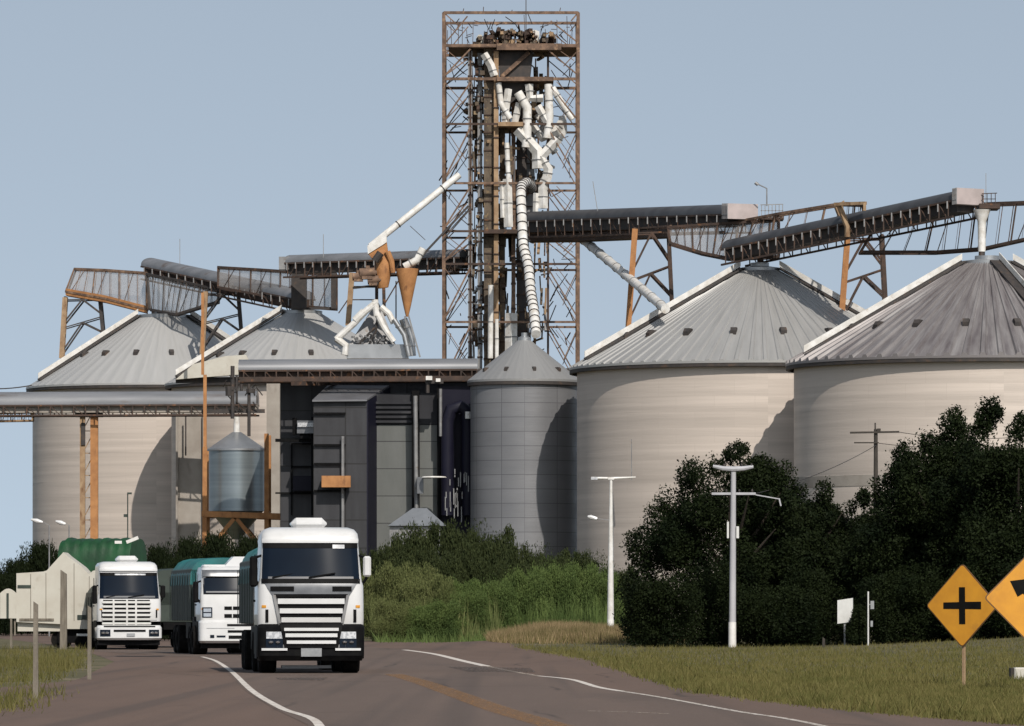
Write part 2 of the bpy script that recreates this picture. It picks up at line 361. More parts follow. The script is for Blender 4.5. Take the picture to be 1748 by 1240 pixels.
shR = [G(*p) for p in ((-350, 1076), (100, 1082), (400, 1088), (640, 1095), (850, 1098), (900, 1108), (1000, 1125), (1090, 1155), (1180, 1180), (1400, 1207), (1748, 1237))] + [Vector((7.6, 45, 0)), Vector((7.6, -60, 0))]
strip(shL, shR, 120, .004, 'road_shoulder', 'asphalt_brown')
wl = [G(*p) for p in ((300, 1121), (345, 1122), (368, 1129), (395, 1147), (430, 1180), (480, 1210), (545, 1240))] + [Vector((-1.5, 40, 0)), Vector((-1.4, -60, 0))]
wr = [G(*p) for p in ((690, 1110), (740, 1117), (790, 1129), (830, 1138), (880, 1148), (920, 1155), (975, 1161), (1020, 1174), (1060, 1181), (1130, 1192), (1260, 1216), (1400, 1240))] + [Vector((4.6, 40, 0)), Vector((4.7, -60, 0))]
strip([p + Vector((-.12, 0, 0)) for p in [G(150, 1111)] + wl], [p + Vector((.12, 0, 0)) for p in [G(330, 1099), G(600, 1103)] + wr], 120, .008, 'road', 'asphalt_grey')
def paint(name, c1, worn, lo, hi):
    m, t = nt(name)
    out = N(t, 'ShaderNodeOutputMaterial'); b = N(t, 'ShaderNodeBsdfPrincipled'); b.inputs['Roughness'].default_value = .8
    tr = N(t, 'ShaderNodeBsdfTransparent'); mx = N(t, 'ShaderNodeMixShader')
    t.links.new(mixc(t, ramp(t, noise(t, mapping(t, 'Object', (3, .6, 1)), 2, 5), .35, .65), c1, worn), b.inputs['Base Color'])
    t.links.new(ramp(t, noise(t, mapping(t, 'Object', (9, 1.2, 1)), 1.5, 7, .7), lo, hi), mx.inputs[0])
    t.links.new(tr.outputs[0], mx.inputs[1]); t.links.new(b.outputs[0], mx.inputs[2]); t.links.new(mx.outputs[0], out.inputs[0]); MATS[name] = m
paint('paint_white', (.62, .58, .53), (.48, .42, .37), .25, .42)
paint('paint_white_worn', (.55, .47, .38), (.38, .31, .25), .38, .62)
paint('paint_half_worn', (.58, .53, .48), (.40, .35, .30), .30, .52)
paint('paint_amber', (.34, .165, .045), (.23, .125, .05), .34, .74)
def line(pts, w0, name, mat, z=.012, sub=10):
    pts = [Vector(p) for p in pts]
    fine = []
    for i in range(len(pts) - 1):
        p0 = pts[max(0, i - 1)]; p1 = pts[i]; p2 = pts[i + 1]; p3 = pts[min(len(pts) - 1, i + 2)]
        for k in range(sub):
            u = k / sub
            fine.append(.5 * ((2 * p1) + (p2 - p0) * u + (2 * p0 - 5 * p1 + 4 * p2 - p3) * u * u + (3 * p1 - p0 - 3 * p2 + p3) * u ** 3))
    fine.append(pts[-1]); V = []; mm = MB()
    for i, p in enumerate(fine):
        d = (fine[min(i + 1, len(fine) - 1)] - fine[max(0, i - 1)]).normalized(); n = Vector((d.y, -d.x, 0))
        for s in (-1, 1):
            q = p + n * s * w0 / 2; V.append((q.x, q.y, z + gz(q.x, q.y)))
    mm.add(V, [(2 * i, 2 * i + 1, 2 * i + 3, 2 * i + 2) for i in range(len(fine) - 1)])
    return structure(name, mm, mat)
line(wl[1:], .125, 'road_edge_line', 'paint_white')
line(wr[:4], .26, 'road_edge_line', 'paint_white')
line(wr[3:6], .14, 'road_edge_line', 'paint_white_worn')
line(wr[5:9], .15, 'road_edge_line', 'paint_white')
line(wr[8:], .11, 'road_edge_line', 'paint_half_worn')
yl = [G(*p) for p in ((672, 1152), (715, 1164), (770, 1183), (850, 1212), (945, 1240))] + [Vector((2.0, 45, 0)), Vector((2.0, -60, 0))]
line(yl, .44, 'centre_line', 'paint_amber')
line([G(1000, 1215), G(1070, 1217), G(1140, 1220)], .10, 'road_edge_line', 'paint_white_worn')
M('tar', (.02, .017, .016), (.03, .026, .024), rough=.7, scale=2)
paint('patch_asphalt', (.055, .046, .042), (.075, .062, .055), .40, .75)
for pl in (((760, 1139), (905, 1141), (915, 1149), (800, 1148)), ((470, 1158), (560, 1158), (552, 1163), (475, 1162))):
    mm = MB(); mm.add([(G(*q).x, G(*q).y, .016 if pl[0][0] > 300 else .0162) for q in pl], [(0, 1, 2, 3)]); structure('road_patch', mm, 'patch_asphalt')
mm = MB()
a, b = G(202, 1121), G(280, 1121)
mm.add([(a.x, a.y - 2.0, .016), (b.x, b.y - 1.4, .016), (b.x, b.y + 1.3, .016), (a.x, a.y + 1.0, .016)], [(0, 1, 2, 3)])
structure('road_tar_strip', mm, 'tar')  # flat dark strip lying on the asphalt
# ------------------------------------------------------------------ silos
def ribbed_cone(R, h, rt, nr, rib, over):
    """ribbed sheet-metal roof from the drip edge to the top ring, uv in metres"""
    mb = MB(); ang = []
    for k in range(nr):
        for fr, up in ((0, 0), (.62, 0), (.70, 1), (.92, 1)):
            ang.append((2 * math.pi * (k + fr) / nr, up))
    n = len(ang); rs = [R + over, R * .8, R * .55, R * .3, rt]; sl = h / (R - rt)
    V = []
    for r in rs:
        for a, up in ang:
            V.append((r * math.sin(a), -r * math.cos(a), (R - r) * sl + up * rib * (0.35 + .65 * r / R)))
    nf = len(V)
    V += [((R + over) * math.sin(a), -(R + over) * math.cos(a), -over * sl - .16) for a, up in ang]
    F_ = []; 
    for i in range(len(rs) - 1):
        for k in range(n):
            k2 = (k + 1) % n
            mb.uv[len(F_)] = [(ang[k][0] * R, rs[i]), (ang[k][0] * R + (ang[k2][0] - ang[k][0]) % 6.2832 * R, rs[i]), (ang[k][0] * R + (ang[k2][0] - ang[k][0]) % 6.2832 * R, rs[i + 1]), (ang[k][0] * R, rs[i + 1])]
            F_.append((i * n + k, i * n + k2, (i + 1) * n + k2, (i + 1) * n + k))
    for k in range(n):
        k2 = (k + 1) % n; F_.append((nf + k, nf + k2, k2, k))
    # soffit and top lid
    o = len(V); V += [((R - .05) * math.sin(a), -(R - .05) * math.cos(a), -over * sl - .16) for a, up in ang]
    for k in range(n):
        k2 = (k + 1) % n; F_.append((o + k, o + k2, nf + k2, nf + k))
    F_.append(tuple((len(rs) - 1) * n + k for k in range(n)))
    mb.add(V, F_); return mb
def silo(name, label, px, d, R, eave_y, apex_y, rt, wall, roof, nr, rib, nvent, vent_t, group, ladders=(), over=.58):
    c = P(px, HZ, d); z0 = -.4; ze = P(px, eave_y, d).z; za = P(px, apex_y, d).z; h = za - ze
    root = thing(name, (c.x, d, 0), label, 'silo', group)
    mb = MB().lathe((c.x, d, 0), [(R, z0 + (ze - z0) * i / 6) for i in range(7)], 112, True, uvr=R)
    mb.build('wall', wall, root)
    rb = ribbed_cone(R, h, rt, nr, rib, over)
    rb.v = [v + Vector((c.x, d, ze)) for v in rb.v]
    ro = rb.build('roof', roof, root, smooth=25)
    MB().lathe((c.x, d, za), [(rt * 1.08, -.10), (rt * 1.08, .18), (rt * .5, .30), (rt * .5, .55)], 40).build('roof_cap', 'galvanised', ro)
    MB().lathe((c.x, d, ze), [(R + over * .55, -over * h / (R - rt) - .42), (R + over * .95, -over * h / (R - rt) - .40), (R + over * .95, -over * h / (R - rt) - .165), (R + over * .55, -over * h / (R - rt) - .165)], 96, False).build('gutter', 'steel_black', ro)  # black ring paints in the shade under the roof lip
    sl = h / (R - rt)
    for k in range(nvent):
        a = 2 * math.pi * (k + .35) / nvent; r = R * (1 - vent_t); u = Vector((math.sin(a), -math.cos(a), 0)); tn = Vector((math.cos(a), math.sin(a), 0))
        b = Vector((c.x, d, ze + (R - r) * sl)) + u * r; s_ = R / 13.3 * .5 + .25; v = MB()
        v.prism([b + tn * .26 * s_ - u * .2 + Vector((0, 0, -.1)), b + tn * .26 * s_ + u * .55 * s_ + Vector((0, 0, -.45 * s_)), b + tn * .30 * s_ + u * .62 * s_ + Vector((0, 0, .05)), b + tn * .26 * s_ + u * .3 * s_ + Vector((0, 0, .40 * s_)), b + tn * .26 * s_ - u * .25 + Vector((0, 0, .36 * s_))], -tn * .56 * s_)
        v.build('roof_vent', 'steel_black', ro)
    for az, side in ladders:       # white guarded stair up the slope, drawn out to imitate the bright roof rim
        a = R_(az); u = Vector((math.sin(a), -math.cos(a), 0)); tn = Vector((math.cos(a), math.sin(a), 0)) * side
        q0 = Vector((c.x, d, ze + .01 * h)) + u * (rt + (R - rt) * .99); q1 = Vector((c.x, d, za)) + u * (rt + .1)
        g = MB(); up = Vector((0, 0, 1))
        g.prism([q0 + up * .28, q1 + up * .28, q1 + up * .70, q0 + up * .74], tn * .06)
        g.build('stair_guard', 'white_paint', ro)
        g = MB(); g.bar(q0 + up * .12 - tn * .35, q1 + up * .12 - tn * .35, .7, .10); g.bar(q0 + up * .14 + tn * .05, q1 + up * .14 + tn * .05, .12, .22)
        g.build('stair_tread', 'steel_black', ro)  # black tread doubles as a painted shadow line below the guard
    return root, c, ze, za
GB = 'big round grain silos'
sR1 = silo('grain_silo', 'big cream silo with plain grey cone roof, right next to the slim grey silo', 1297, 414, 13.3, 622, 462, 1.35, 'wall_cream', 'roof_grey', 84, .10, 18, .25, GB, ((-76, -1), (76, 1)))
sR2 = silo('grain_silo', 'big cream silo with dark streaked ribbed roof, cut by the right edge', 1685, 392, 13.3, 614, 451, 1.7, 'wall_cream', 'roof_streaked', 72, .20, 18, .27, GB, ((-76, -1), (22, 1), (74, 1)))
zb_ = P(0, 828, 392 - 13.3).z; zt_ = P(0, 808, 392 - 13.3).z
MB().lathe((sR2[1].x, 392, 0), [(13.305, zb_), (13.33, zb_ + .02), (13.33, zt_ - .02), (13.305, zt_)], 112, False).build('wall_band', 'concrete', sR2[0])
q_ = P(1078, 750, 402.3)
b = MB(); b.bar(P(1078, 820, 402.6), q_, .07); b.build('wall_conduit', 'steel_grey', sR1[0])
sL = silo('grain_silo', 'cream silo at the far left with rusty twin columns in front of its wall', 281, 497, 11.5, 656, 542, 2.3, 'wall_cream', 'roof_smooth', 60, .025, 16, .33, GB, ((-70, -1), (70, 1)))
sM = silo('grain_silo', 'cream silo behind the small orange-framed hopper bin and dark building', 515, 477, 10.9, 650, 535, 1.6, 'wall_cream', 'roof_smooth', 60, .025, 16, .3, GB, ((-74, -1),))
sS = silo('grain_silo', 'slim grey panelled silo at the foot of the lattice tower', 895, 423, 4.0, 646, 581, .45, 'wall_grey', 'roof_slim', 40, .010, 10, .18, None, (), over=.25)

# ------------------------------------------------------------------ conveyor galleries
def gallery(name, label, p0, p1, w=2.0, h=.55, deck=.9, cover='gallery_cover', under='steel_black', posts=14, rail=True, cat='conveyor', headbox=None):
    p0 = Vector(p0); p1 = Vector(p1); dv = (p1 - p0); dn = dv.normalized(); x = Vector((-dn.y, dn.x, 0)).normalized(); up = Vector((0, 0, 1))
    if x.y > 0: x = -x            # x points at the camera side
    mid = (p0 + p1) / 2
    root = thing(name, (mid.x, mid.y, min(p0.z, p1.z) - deck), label, cat)
    MB().half_cover(p0, p1, w, h).build('cover', cover, root)
    b = MB(); b.bar(p0 - up * (.15 + deck * .32), p1 - up * (.15 + deck * .32), w * .7, deck * .6); b.build('belt_trough', under, root)
    b = MB()
    for s in (-1, 1):
        for o in (.2, deck): b.bar(p0 + x * s * w * .5 - up * o, p1 + x * s * w * .5 - up * o, .12, .14)
    for k in range(posts):
        q = p0.lerp(p1, (k + .5) / posts)
        q2 = p0.lerp(p1, min(1, (k + 1.3) / posts))
        for s in (-1, 1):
            b.bar(q + x * s * w * .5 - up * .2, q + x * s * w * .5 - up * deck, .09)
            if k % 2 == 0: b.bar(q + x * s * w * .5 - up * .25, q2 + x * s * w * .5 - up * (deck - .05), .06)
    b.build('side_frame', 'rust_dark', root)
    if rail:
        b = MB()
        for k in range(posts):
            q = p0.lerp(p1, (k + .5) / posts) + x * (w * .5 + .1)
            b.bar(q - up * (.15 + rnd.random() * .1), q - up * (.60 + rnd.random() * .2), .085)
        b.build_each('bracket', 'steel_grey', root)
    if headbox:
        b = MB(); q = p1 + dn * .1; e = q + dn * headbox
        b.prism([q + x * w * .55 - up * .5, e + x * w * .55 - up * .5, e + x * w * .55 + up * h, q + x * w * .55 + up * h], -x * w * 1.1)
        hb = b.build('head_box', 'pink_box', root)
        b = MB()
        for k in range(5):
            q3 = q + dn * headbox * k / 4 + x * (w * .55 + .02); b.bar(q3 - up * .5, q3 + up * h, .05)
        b.bar(q + x * (w * .55 + .03) - up * .2, e + x * (w * .55 + .03) - up * .2, .05)
        b.build('seam_strip', 'steel_grey', hb)
    return root
def catwalk(name, label, top, bot, d0, d1, frame='rust', panel='wire_mesh', floor=None, nbar=8, w=1.8, lean=0.0, cat='catwalk', barw=.12):
    """open truss walkway: top and bottom chords from photo polylines, depth w"""
    n = len(top)
    dd = [d0 + (d1 - d0) * i / max(1, n - 1) for i in range(n)]
    T = [P(a, b, q) for (a, b), q in zip(top, dd)]; B = [P(a, b, q) for (a, b), q in zip(bot, dd)]
    back = Vector((0, w, 0)); root = thing(name, tuple(B[n // 2]), label, cat)
    b = MB()
    for off in (Vector((0, 0, 0)), back):
        for L in (T, B):
            for p, q in zip(L, L[1:]): b.bar(p + off, q + off, barw * 1.5)
        b.bar(T[0] + off, B[0] + off, barw * 1.2); b.bar(T[-1] + off, B[-1] + off, barw * 1.2)
    for p in T + B: b.bar(p, p + back, barw)
    b.build('chord', frame, root)
    b = MB()
    def at(L, s):
        s *= n - 1; i = min(int(s), n - 2); return L[i].lerp(L[i + 1], s - i)
    for k in range(1, nbar):
        s = k / nbar
        for off in (Vector((0, 0, 0)), back):
            b.bar(at(T, min(1, s + lean)) + off, at(B, s) + off, barw * (.45 + .5 * (k % 3 == 0)) * (1 if off.y == 0 else .55))
        if k % 3 == 1: b.bar(at(T, min(1, s + .6 / nbar)), at(B, max(0, s - .5 / nbar)), barw * .4)
    b.build_each('upright', frame, root)
    if panel:
        b = MB()
        for off in (Vector((0, .1, 0)), back - Vector((0, .1, 0))):
            for i in range(n - 1): b.prism([T[i] + off, T[i + 1] + off, B[i + 1] + off, B[i] + off], (0, .01, 0))
        b.build('mesh_panel', panel, root)
    if floor:
        b = MB()
        for i in range(n - 1): b.prism([B[i] + Vector((0, -.05, -.32)), B[i + 1] + Vector((0, -.05, -.32)), B[i + 1] + Vector((0, -.05, .28)), B[i] + Vector((0, -.05, .28))], (0, w + .1, 0))
        b.build('floor_beam', floor, root)
    return root
def trestle(label, xl, xr, yt, yb, d, m1, m2, tilt=6, depth=2.2, group='rusty trestles under the conveyors', yb2=None):
    yb2 = yb2 or yb
    TL, TR = P(xl + tilt, yt, d), P(xr - 2, yt, d); BL, BR = P(xl - tilt, yb, d), P(xr + 4, yb2, d); bk = Vector((0, depth, 0))
    root = thing('trestle', tuple((BL + BR) / 2), label, 'trestle', group)
    for off in (Vector((0, 0, 0)), bk):
        MB().bar(TL + off, BL + off, .42 if off.y == 0 else .2).build('leg', m1, root)
        MB().bar(TR + off, BR + off, .30 if off.y == 0 else .2).build('leg', m2, root)
    b = MB(); mid = lambda s: (TL.lerp(BL, s), TR.lerp(BR, s))
    for off in (Vector((0, 0, 0)), bk):
        for s0, s1 in ((.04, .42), (.50, .90)):
            a0, c0 = mid(s0); a1, c1 = mid(s1); q = (a0 + c0) / 2 + off
            b.bar(q, a1 + off, .14); b.bar(q, c1 + off, .17); b.bar(a0 + off, c0 + off, .10)
    b.bar(TL, TL + bk, .2); b.bar(TR, TR + bk, .2)
    b.build_each('brace', m2, root)
    return root
up = Vector((0, 0, 1))
# right-hand side
gallery('conveyor_gallery', 'dark covered conveyor running right from the tower to the pink head box', P(903, 375, 453), P(1258, 363, 416), w=2.2, h=.62, deck=1.45, posts=22, headbox=.95, under='steel_black', cover='gallery_dark')
catwalk('catwalk', 'thin rust-edged walkway under the dark conveyor beside the tower', [(905, 398), (990, 394), (1080, 391), (1145, 386)], [(905, 405), (990, 404), (1080, 400), (1145, 397)], 453, 422, frame='rust', panel=None, floor='rust_dark', nbar=10, w=2.2, barw=.10)
catwalk('catwalk', 'sagging mesh-sided truss above the grey cone of the middle right silo', [(1140, 388), (1200, 384), (1265, 380), (1330, 374)], [(1145, 415), (1200, 432), (1245, 441), (1330, 438)], 418, 414, frame='rust_dark', nbar=13, w=2.0)
catwalk('catwalk', 'rusty handrailed truss climbing right toward the tan portal frame', [(1262, 378), (1330, 365), (1440, 347), (1476, 348)], [(1255, 428), (1330, 410), (1440, 388), (1476, 380)], 416, 402, frame='rust', nbar=11, w=2.2, lean=.03, panel=None)
gallery('conveyor_gallery', 'dark sloping conveyor climbing to the pink head box near the right edge', P(1252, 423, 415), P(1648, 339, 393), w=2.2, h=.62, deck=1.3, posts=26, headbox=.45, under='steel_black', cover='gallery_dark')
catwalk('catwalk', 'truss walkway with slanted bars below the right end of the sloping conveyor', [(1500, 378), (1600, 358), (1680, 348), (1760, 345), (1900, 338)], [(1470, 430), (1600, 430), (1680, 424), (1760, 406), (1900, 380)], 402, 388, frame='rust_dark', nbar=14, w=2.2, lean=.03, panel=None)
trestle('orange-legged trestle standing by the left slope of the middle right silo', 1078, 1143, 391, 566, 424, 'rust_orange', 'rust_dark', yb2=516)
trestle('orange-legged trestle between the two big right-hand silos', 1441, 1508, 402, 562, 411, 'rust_orange', 'rust_dark', yb2=516)
r = thing('portal_frame', tuple(P(1445, 402, 402)), 'tan bent portal frame over the sloping conveyor', 'frame')
b = MB()
for o in (0, 2.4):
    b.path([P(1447, 405, 402) + Vector((0, o, 0)), P(1447, 388, 402) + Vector((0, o, 0)), P(1432, 350, 402) + Vector((0, o, 0)), P(1442, 347, 402) + Vector((0, o, 0))], .21, 6)
b.build('post', 'rust_tan', r)
b = MB(); b.bar(P(1425, 349, 402), P(1478, 347, 400), .22); b.bar(P(1425, 349, 404.4), P(1478, 347, 402.4), .22); b.bar(P(1476, 347, 400), P(1476, 360, 400), .2); b.build('beam', 'rust_tan', r)
r = thing('discharge_hopper', tuple(P(1678, 448, 392)), 'white discharge spout dropping from the conveyor head to the streaked roof', 'spout')
b = MB(); b.lathe(P(1676, 430, 393), [(.26, 0), (.28, 1.6), (.30, 2.1), (.62, 2.9)], 20); b.build('chute', 'white_paint', r)
b = MB(); b.tube(P(1676, 430, 393), P(1676, 452, 393), .22); b.build('outlet', 'steel_black', r)
r = thing('drop_pipe', tuple(P(1298, 460, 414)), 'short rusty drop pipe between the conveyor and the grey cone roof', 'pipe')
MB().tube(P(1298, 438, 414), P(1298, 456, 414), .24).build('pipe', 'rust_dark', r); MB().tube(P(1298, 455, 414), P(1298, 462, 414), .55, .75).build('flange', 'steel_black', r)
# end platform and mast
r = thing('platform_rail', tuple(P(1318, 372, 414)), 'small railed end platform with a crooked lamp mast at the first pink box', 'platform')
b = MB()
for k in range(7): b.bar(P(1300 + k * 6, 372, 414), P(1300 + k * 6, 350, 414), .05)
b.bar(P(1298, 350, 414), P(1337, 349, 414), .06); b.bar(P(1298, 360, 414), P(1337, 360, 414), .05); b.build('railing', 'steel_grey', r)
b = MB(); b.path([P(1309, 352, 414), P(1309, 322, 414), P(1290, 313, 414)], .05, 6); b.tube(P(1289, 312, 414), P(1294, 316, 414), .12); b.build('mast', 'steel_grey', r)
MB().box(P(1300, 375, 414), P(1336, 371, 416)).build('deck', 'rust_dark', r)
r = thing('platform_rail', tuple(P(1688, 352, 392)), 'small railed platform behind the pink head box at the right', 'platform')
b = MB()
for k in range(4): b.bar(P(1678 + k * 7, 350, 393), P(1678 + k * 7, 331, 393), .05)
b.bar(P(1676, 331, 393), P(1702, 330, 393), .06); b.bar(P(1676, 340, 393), P(1700, 340, 393), .05); b.build('railing', 'rust_dark', r)
MB().box(P(1672, 356, 392.5), P(1702, 352, 395)).build('deck', 'rust_dark', r)
b = MB(); b.bar(P(1683, 350, 394), P(1683, 296, 394), .04); b.build('antenna', 'steel_grey', r)
# left-hand side
gallery('conveyor_gallery', 'dark covered conveyor running left from the tower over the rusty cyclone', P(798, 437, 459), P(498, 447, 470), w=2.2, h=.55, deck=1.35, posts=20, cover='gallery_cover')
tag(MB().box(P(476, 460, 469), P(495, 441, 471)).build('end_box', 'steel_grey'), 'pale grey box at the left end of the upper conveyor', 'box')
gallery('conveyor_gallery', 'grey covered conveyor sloping down over the roof of the far left silo', P(258, 452, 500), P(520, 508, 476), w=2.0, h=.60, deck=1.3, posts=18, under='rust_dark')
catwalk('catwalk', 'orange-edged mesh truss at the far left above the first cone roof', [(127, 459), (180, 461), (250, 466)], [(112, 498), (180, 510), (250, 528)], 500, 496, frame='rust', floor='rust_orange', nbar=9, w=2.0)
catwalk('catwalk', 'black mesh basket hanging over the cap of the far left silo', [(250, 468), (310, 480), (372, 495)], [(255, 528), (300, 537), (372, 515)], 495, 488, frame='steel_black', nbar=12, w=2.0)
catwalk('catwalk', 'rust-framed mesh truss above the second cone roof on the left', [(372, 456), (440, 460), (500, 464), (574, 468)], [(372, 490), (440, 503), (500, 522), (574, 527)], 484, 474, frame='rust_dark', nbar=11, w=2.0)
r = thing('drive_frame', tuple(P(518, 527, 473)), 'black drive frame standing on the cap of the second left silo', 'frame')
for x0, x1 in ((497, 524), (565, 574)): MB().box(P(x0, 527, 473), P(x1, 465, 474.5)).build('post', 'steel_black', r)
MB().bar(P(497, 527, 473.5), P(574, 527, 473.5), .2).build('sill', 'steel_black', r)
tag(MB().tube(P(518, 522, 477), P(518, 538, 477), .35).build('drop_pipe', 'steel_black'), 'short black drop pipe on the cap of the second left silo', 'pipe')
trestle('thin trestle standing on the left slope of the far left silo', 108, 172, 508, 612, 499, 'rust_tan', 'steel_black', tilt=3, yb2=574)
trestle('thin trestle between the two left-hand silo roofs', 348, 408, 498, 604, 486, 'rust_tan', 'steel_black', tilt=3, yb2=574)
# long low galleries across the walls
gallery('conveyor_gallery', 'long grey tube conveyor crossing the left silos at eave height, out of the left edge', P(-160, 690, 462), P(440, 688, 460), w=2.2, h=.95, deck=1.0, posts=30, rail=False, under='concrete')
gallery('conveyor_gallery', 'long grey tube conveyor above the dark building, ending at the slim silo', P(408, 630, 429), P(815, 628, 429), w=2.4, h=.7, deck=1.0, posts=22, rail=False, under='rust_dark')
catwalk('catwalk', 'low rusty lattice walkway at the left edge below the long tube conveyor', [(-120, 706), (0, 705), (55, 704)], [(-120, 720), (0, 719), (55, 718)], 462, 461, frame='rust_tan', nbar=18, w=1.4, panel=None, barw=.09)
# ------------------------------------------------------------------ tower under the left gallery
D = 461
r = thing('support_tower', (P(152, HZ, D).x, D, 0), 'twin rusty columns standing before the far left silo', 'support')
b = MB(); b.bar(P(141, 1048, D) - up * 1.4, P(141, 704, D), .42, .42); b.build('column', 'rust_tan', r)
b = MB(); b.bar(P(161, 1048, D) - up * 1.4, P(161, 704, D), .62, .5); b.build('column', 'rust_orange', r)
b = MB()
for k in range(9):
    z0, z1 = 1040 - k * 38, 1040 - (k + 1) * 38
    b.bar(P(141, z0, D + .3), P(161, z1, D + .3), .07); b.bar(P(141, z1, D + .3), P(161, z1, D + .3), .07)
b.build('lacing', 'rust_tan', r)
MB().box(P(128, 712, D - .4), P(176, 703, D + .6)).build('cap_beam', 'steel_black', r)
b = MB(); b.box(P(138.5, 760, D - .35), P(145.5, 722, D - .25)); b.build('slot_plate', 'steel_black', r)
# ------------------------------------------------------------------ orange-framed hopper bin
D = 443
r = thing('hopper_bin', (P(404, HZ, D).x, D, 0), 'small blue-grey hopper bin on an orange steel frame', 'bin')
c = P(404, HZ, D); s_ = S(D); zb, zt = P(0, 873, D).z, P(0, 768, D).z; Rb = 47.5 / s_
bn = MB().lathe((c.x, D, 0), [(Rb, zb + (zt - zb) * i / 8) for i in range(9)], 64).build('shell', 'bin_steel', r)
MB().lathe((c.x, D, 0), [(Rb * 1.06, zt - .1), (Rb * 1.06, zt + .04), (.35, P(0, 738, D).z)], 48).build('roof', 'roof_smooth_plain' if 'roof_smooth_plain' in MATS else 'galvanised', r)
b = MB(); b.lathe((c.x, D, 0), [(.25, P(0, 742, D).z), (.22, P(0, 712, D).z)], 16); b.build('filler_pipe', 'white_paint', r)
for k, (sx, sy) in enumerate(((-1, -1), (1, -1), (-1, 1), (1, 1))):
    MB().bar((c.x + sx * 2.42, D + sy * 2.2, 0), (c.x + sx * (2.42 if sx > 0 else 2.35), D + sy * 2.2, P(0, 765 if sx < 0 else 742, D).z), .34).build('leg', 'rust_orange', r)
b = MB()
for sy in (-1, 1):
    b.bar((c.x - 2.6, D + sy * 2.2, zb - .25), (c.x + 4.0, D + sy * 2.2, zb - .45), .5, .45)
    b.bar((c.x + 4.0, D + sy * 2.2, zb - .3), (c.x + 4.0, D + sy * 2.2, 0), .35)
    b.bar((c.x - 2.4, D + sy * 2.2, zb - 3.4), (c.x, D + sy * 2.2, zb - .5), .3); b.bar((c.x + 2.4, D + sy * 2.2, zb - 3.4), (c.x, D + sy * 2.2, zb - .5), .3)
for sx in (-1, 1): b.bar((c.x + sx * 2.4, D - 2.2, zb - .25), (c.x + sx * 2.4, D + 2.2, zb - .25), .4)
b.build('base_frame', 'rust_orange', r)
MB().lathe((c.x, D, 0), [(.3, zb - 2.2), (Rb * .96, zb)], 40).build('hopper_cone', 'bin_steel', r)
# tall thin orange mast left of it, plus hanging pipes and beams
tag(MB().bar(P(350, 770, 446), P(350, 640, 446), .26).bar(P(346, 640, 446), P(346, 500, 446), .22).build('mast', 'rust_orange'), 'slim orange mast rising beside the small hopper bin', 'mast')
r = thing('pipe_rack', tuple(P(415, 700, 447)), 'black hanging pipes and beams above the small hopper bin', 'pipe rack')
b = MB(); b.bar(P(345, 703, 447), P(452, 702, 447), .3); b.bar(P(300, 650, 452), P(478, 647, 452), .42); b.bar(P(410, 641, 447), P(480, 640, 447), .3); b.build('beam', 'steel_black', r)
b = MB()
for x, y0, y1, q in ((397, 625, 715, .16), (425, 640, 745, .13), (404, 640, 690, .1), (391, 660, 676, .28), (428, 664, 671, .35), (412, 650, 668, .12)): b.tube(P(x, y0, 446.5), P(x, y1, 446.5), q)
for k in range(16):
    x, y = 385 + rnd.random() * 55, 630 + rnd.random() * 70; b.bar(P(x, y, 446.3), P(x + rnd.uniform(-12, 12), y + rnd.uniform(4, 14), 446.6), .07)
b.build('pipe', 'steel_black', r)
tag(MB().prism([P(300, 648, 451), P(330, 622, 451), P(385, 608, 451), P(420, 606, 451), P(424, 614, 451), P(408, 640, 451), P(350, 644, 451)], (0, 1.2, 0)).build('canopy', 'beige_panel'), 'pale crumpled sheet canopy at the end of the upper tube conveyor', 'canopy')  # added pale sheet, stands in for the bright left part of the cone roof
b = MB(); b.box(P(455, 920, 458), P(478.5, 655, 459.2)); tag(b.build('pilaster', 'concrete'), 'pale concrete pilaster at the left end of the dark building', 'pilaster')
b = MB(); b.box(P(300, 1060, 466.5), P(350, 706, 467)); b.box(P(300, 1060, 466.0), P(304, 706, 466.5)); b.box(P(346, 1060, 466), P(350, 706, 466.5))
wp = tag(b.build('wall_panel', 'concrete'), 'stained concrete wall panel left of the hopper bin', 'wall')
tag(MB().bar(P(317, 778, 465.6), P(317, 710, 465.6), .12).build('conduit', 'steel_black'), 'short black conduit on the stained concrete panel', 'pipe')

# ------------------------------------------------------------------ dark dryer building
D = 429
def uvbox(x0, x1, y0, y1, d0, d1):
    a = P(x0, y0, d0); c_ = P(x1, y1, d0); m_ = MB()
    m_.box((a.x, d0, max(a.z, -.3)), (c_.x, d1, c_.z))
    lo = min(a.z, c_.z)
    for i, f in enumerate(m_.f): m_.uv[i] = [((m_.v[k].x - a.x) + (m_.v[k].y - d0), m_.v[k].z) for k in f]
    return m_
r = thing('dryer_building', (P(640, HZ, D).x, D, 0), 'tall dark-clad dryer building below the upper tube conveyor', 'building')
uvbox(478.5, 806, 1084, 648, 431.5, 438).build('wall', 'dark_clad', r)  # dark colour at its left end stands in for shade on the silo wall
uvbox(535, 626, 1084, 684, 425, 431.4).build('annex', 'dark_clad', r)
b = MB(); A = [P(533, 686, 424.6), P(626, 685, 424.6), P(664, 661, 431.4), P(560, 660, 431.4)]
b.prism(A, (0, 0, .12)); b.build('hood', 'hood_grey', r)
b = MB(); b.prism([P(626, 685, 425), P(664, 661, 431.4), P(664, 1084, 431.4), P(626, 1084, 425)], (.1, 0, 0)); b.build('hood_cheek', 'navy_siding', r)
for x0, x1 in ((622, 703), (716, 747)):
    uvbox(x0, x1, 1084, 726, 427.5, 431.4).build('panel_column', 'bin_panels', r)
    uvbox(x0, x1, 725, 672, 427.5, 431.4).build('louvre_head', 'dark_siding', r)
b = MB()
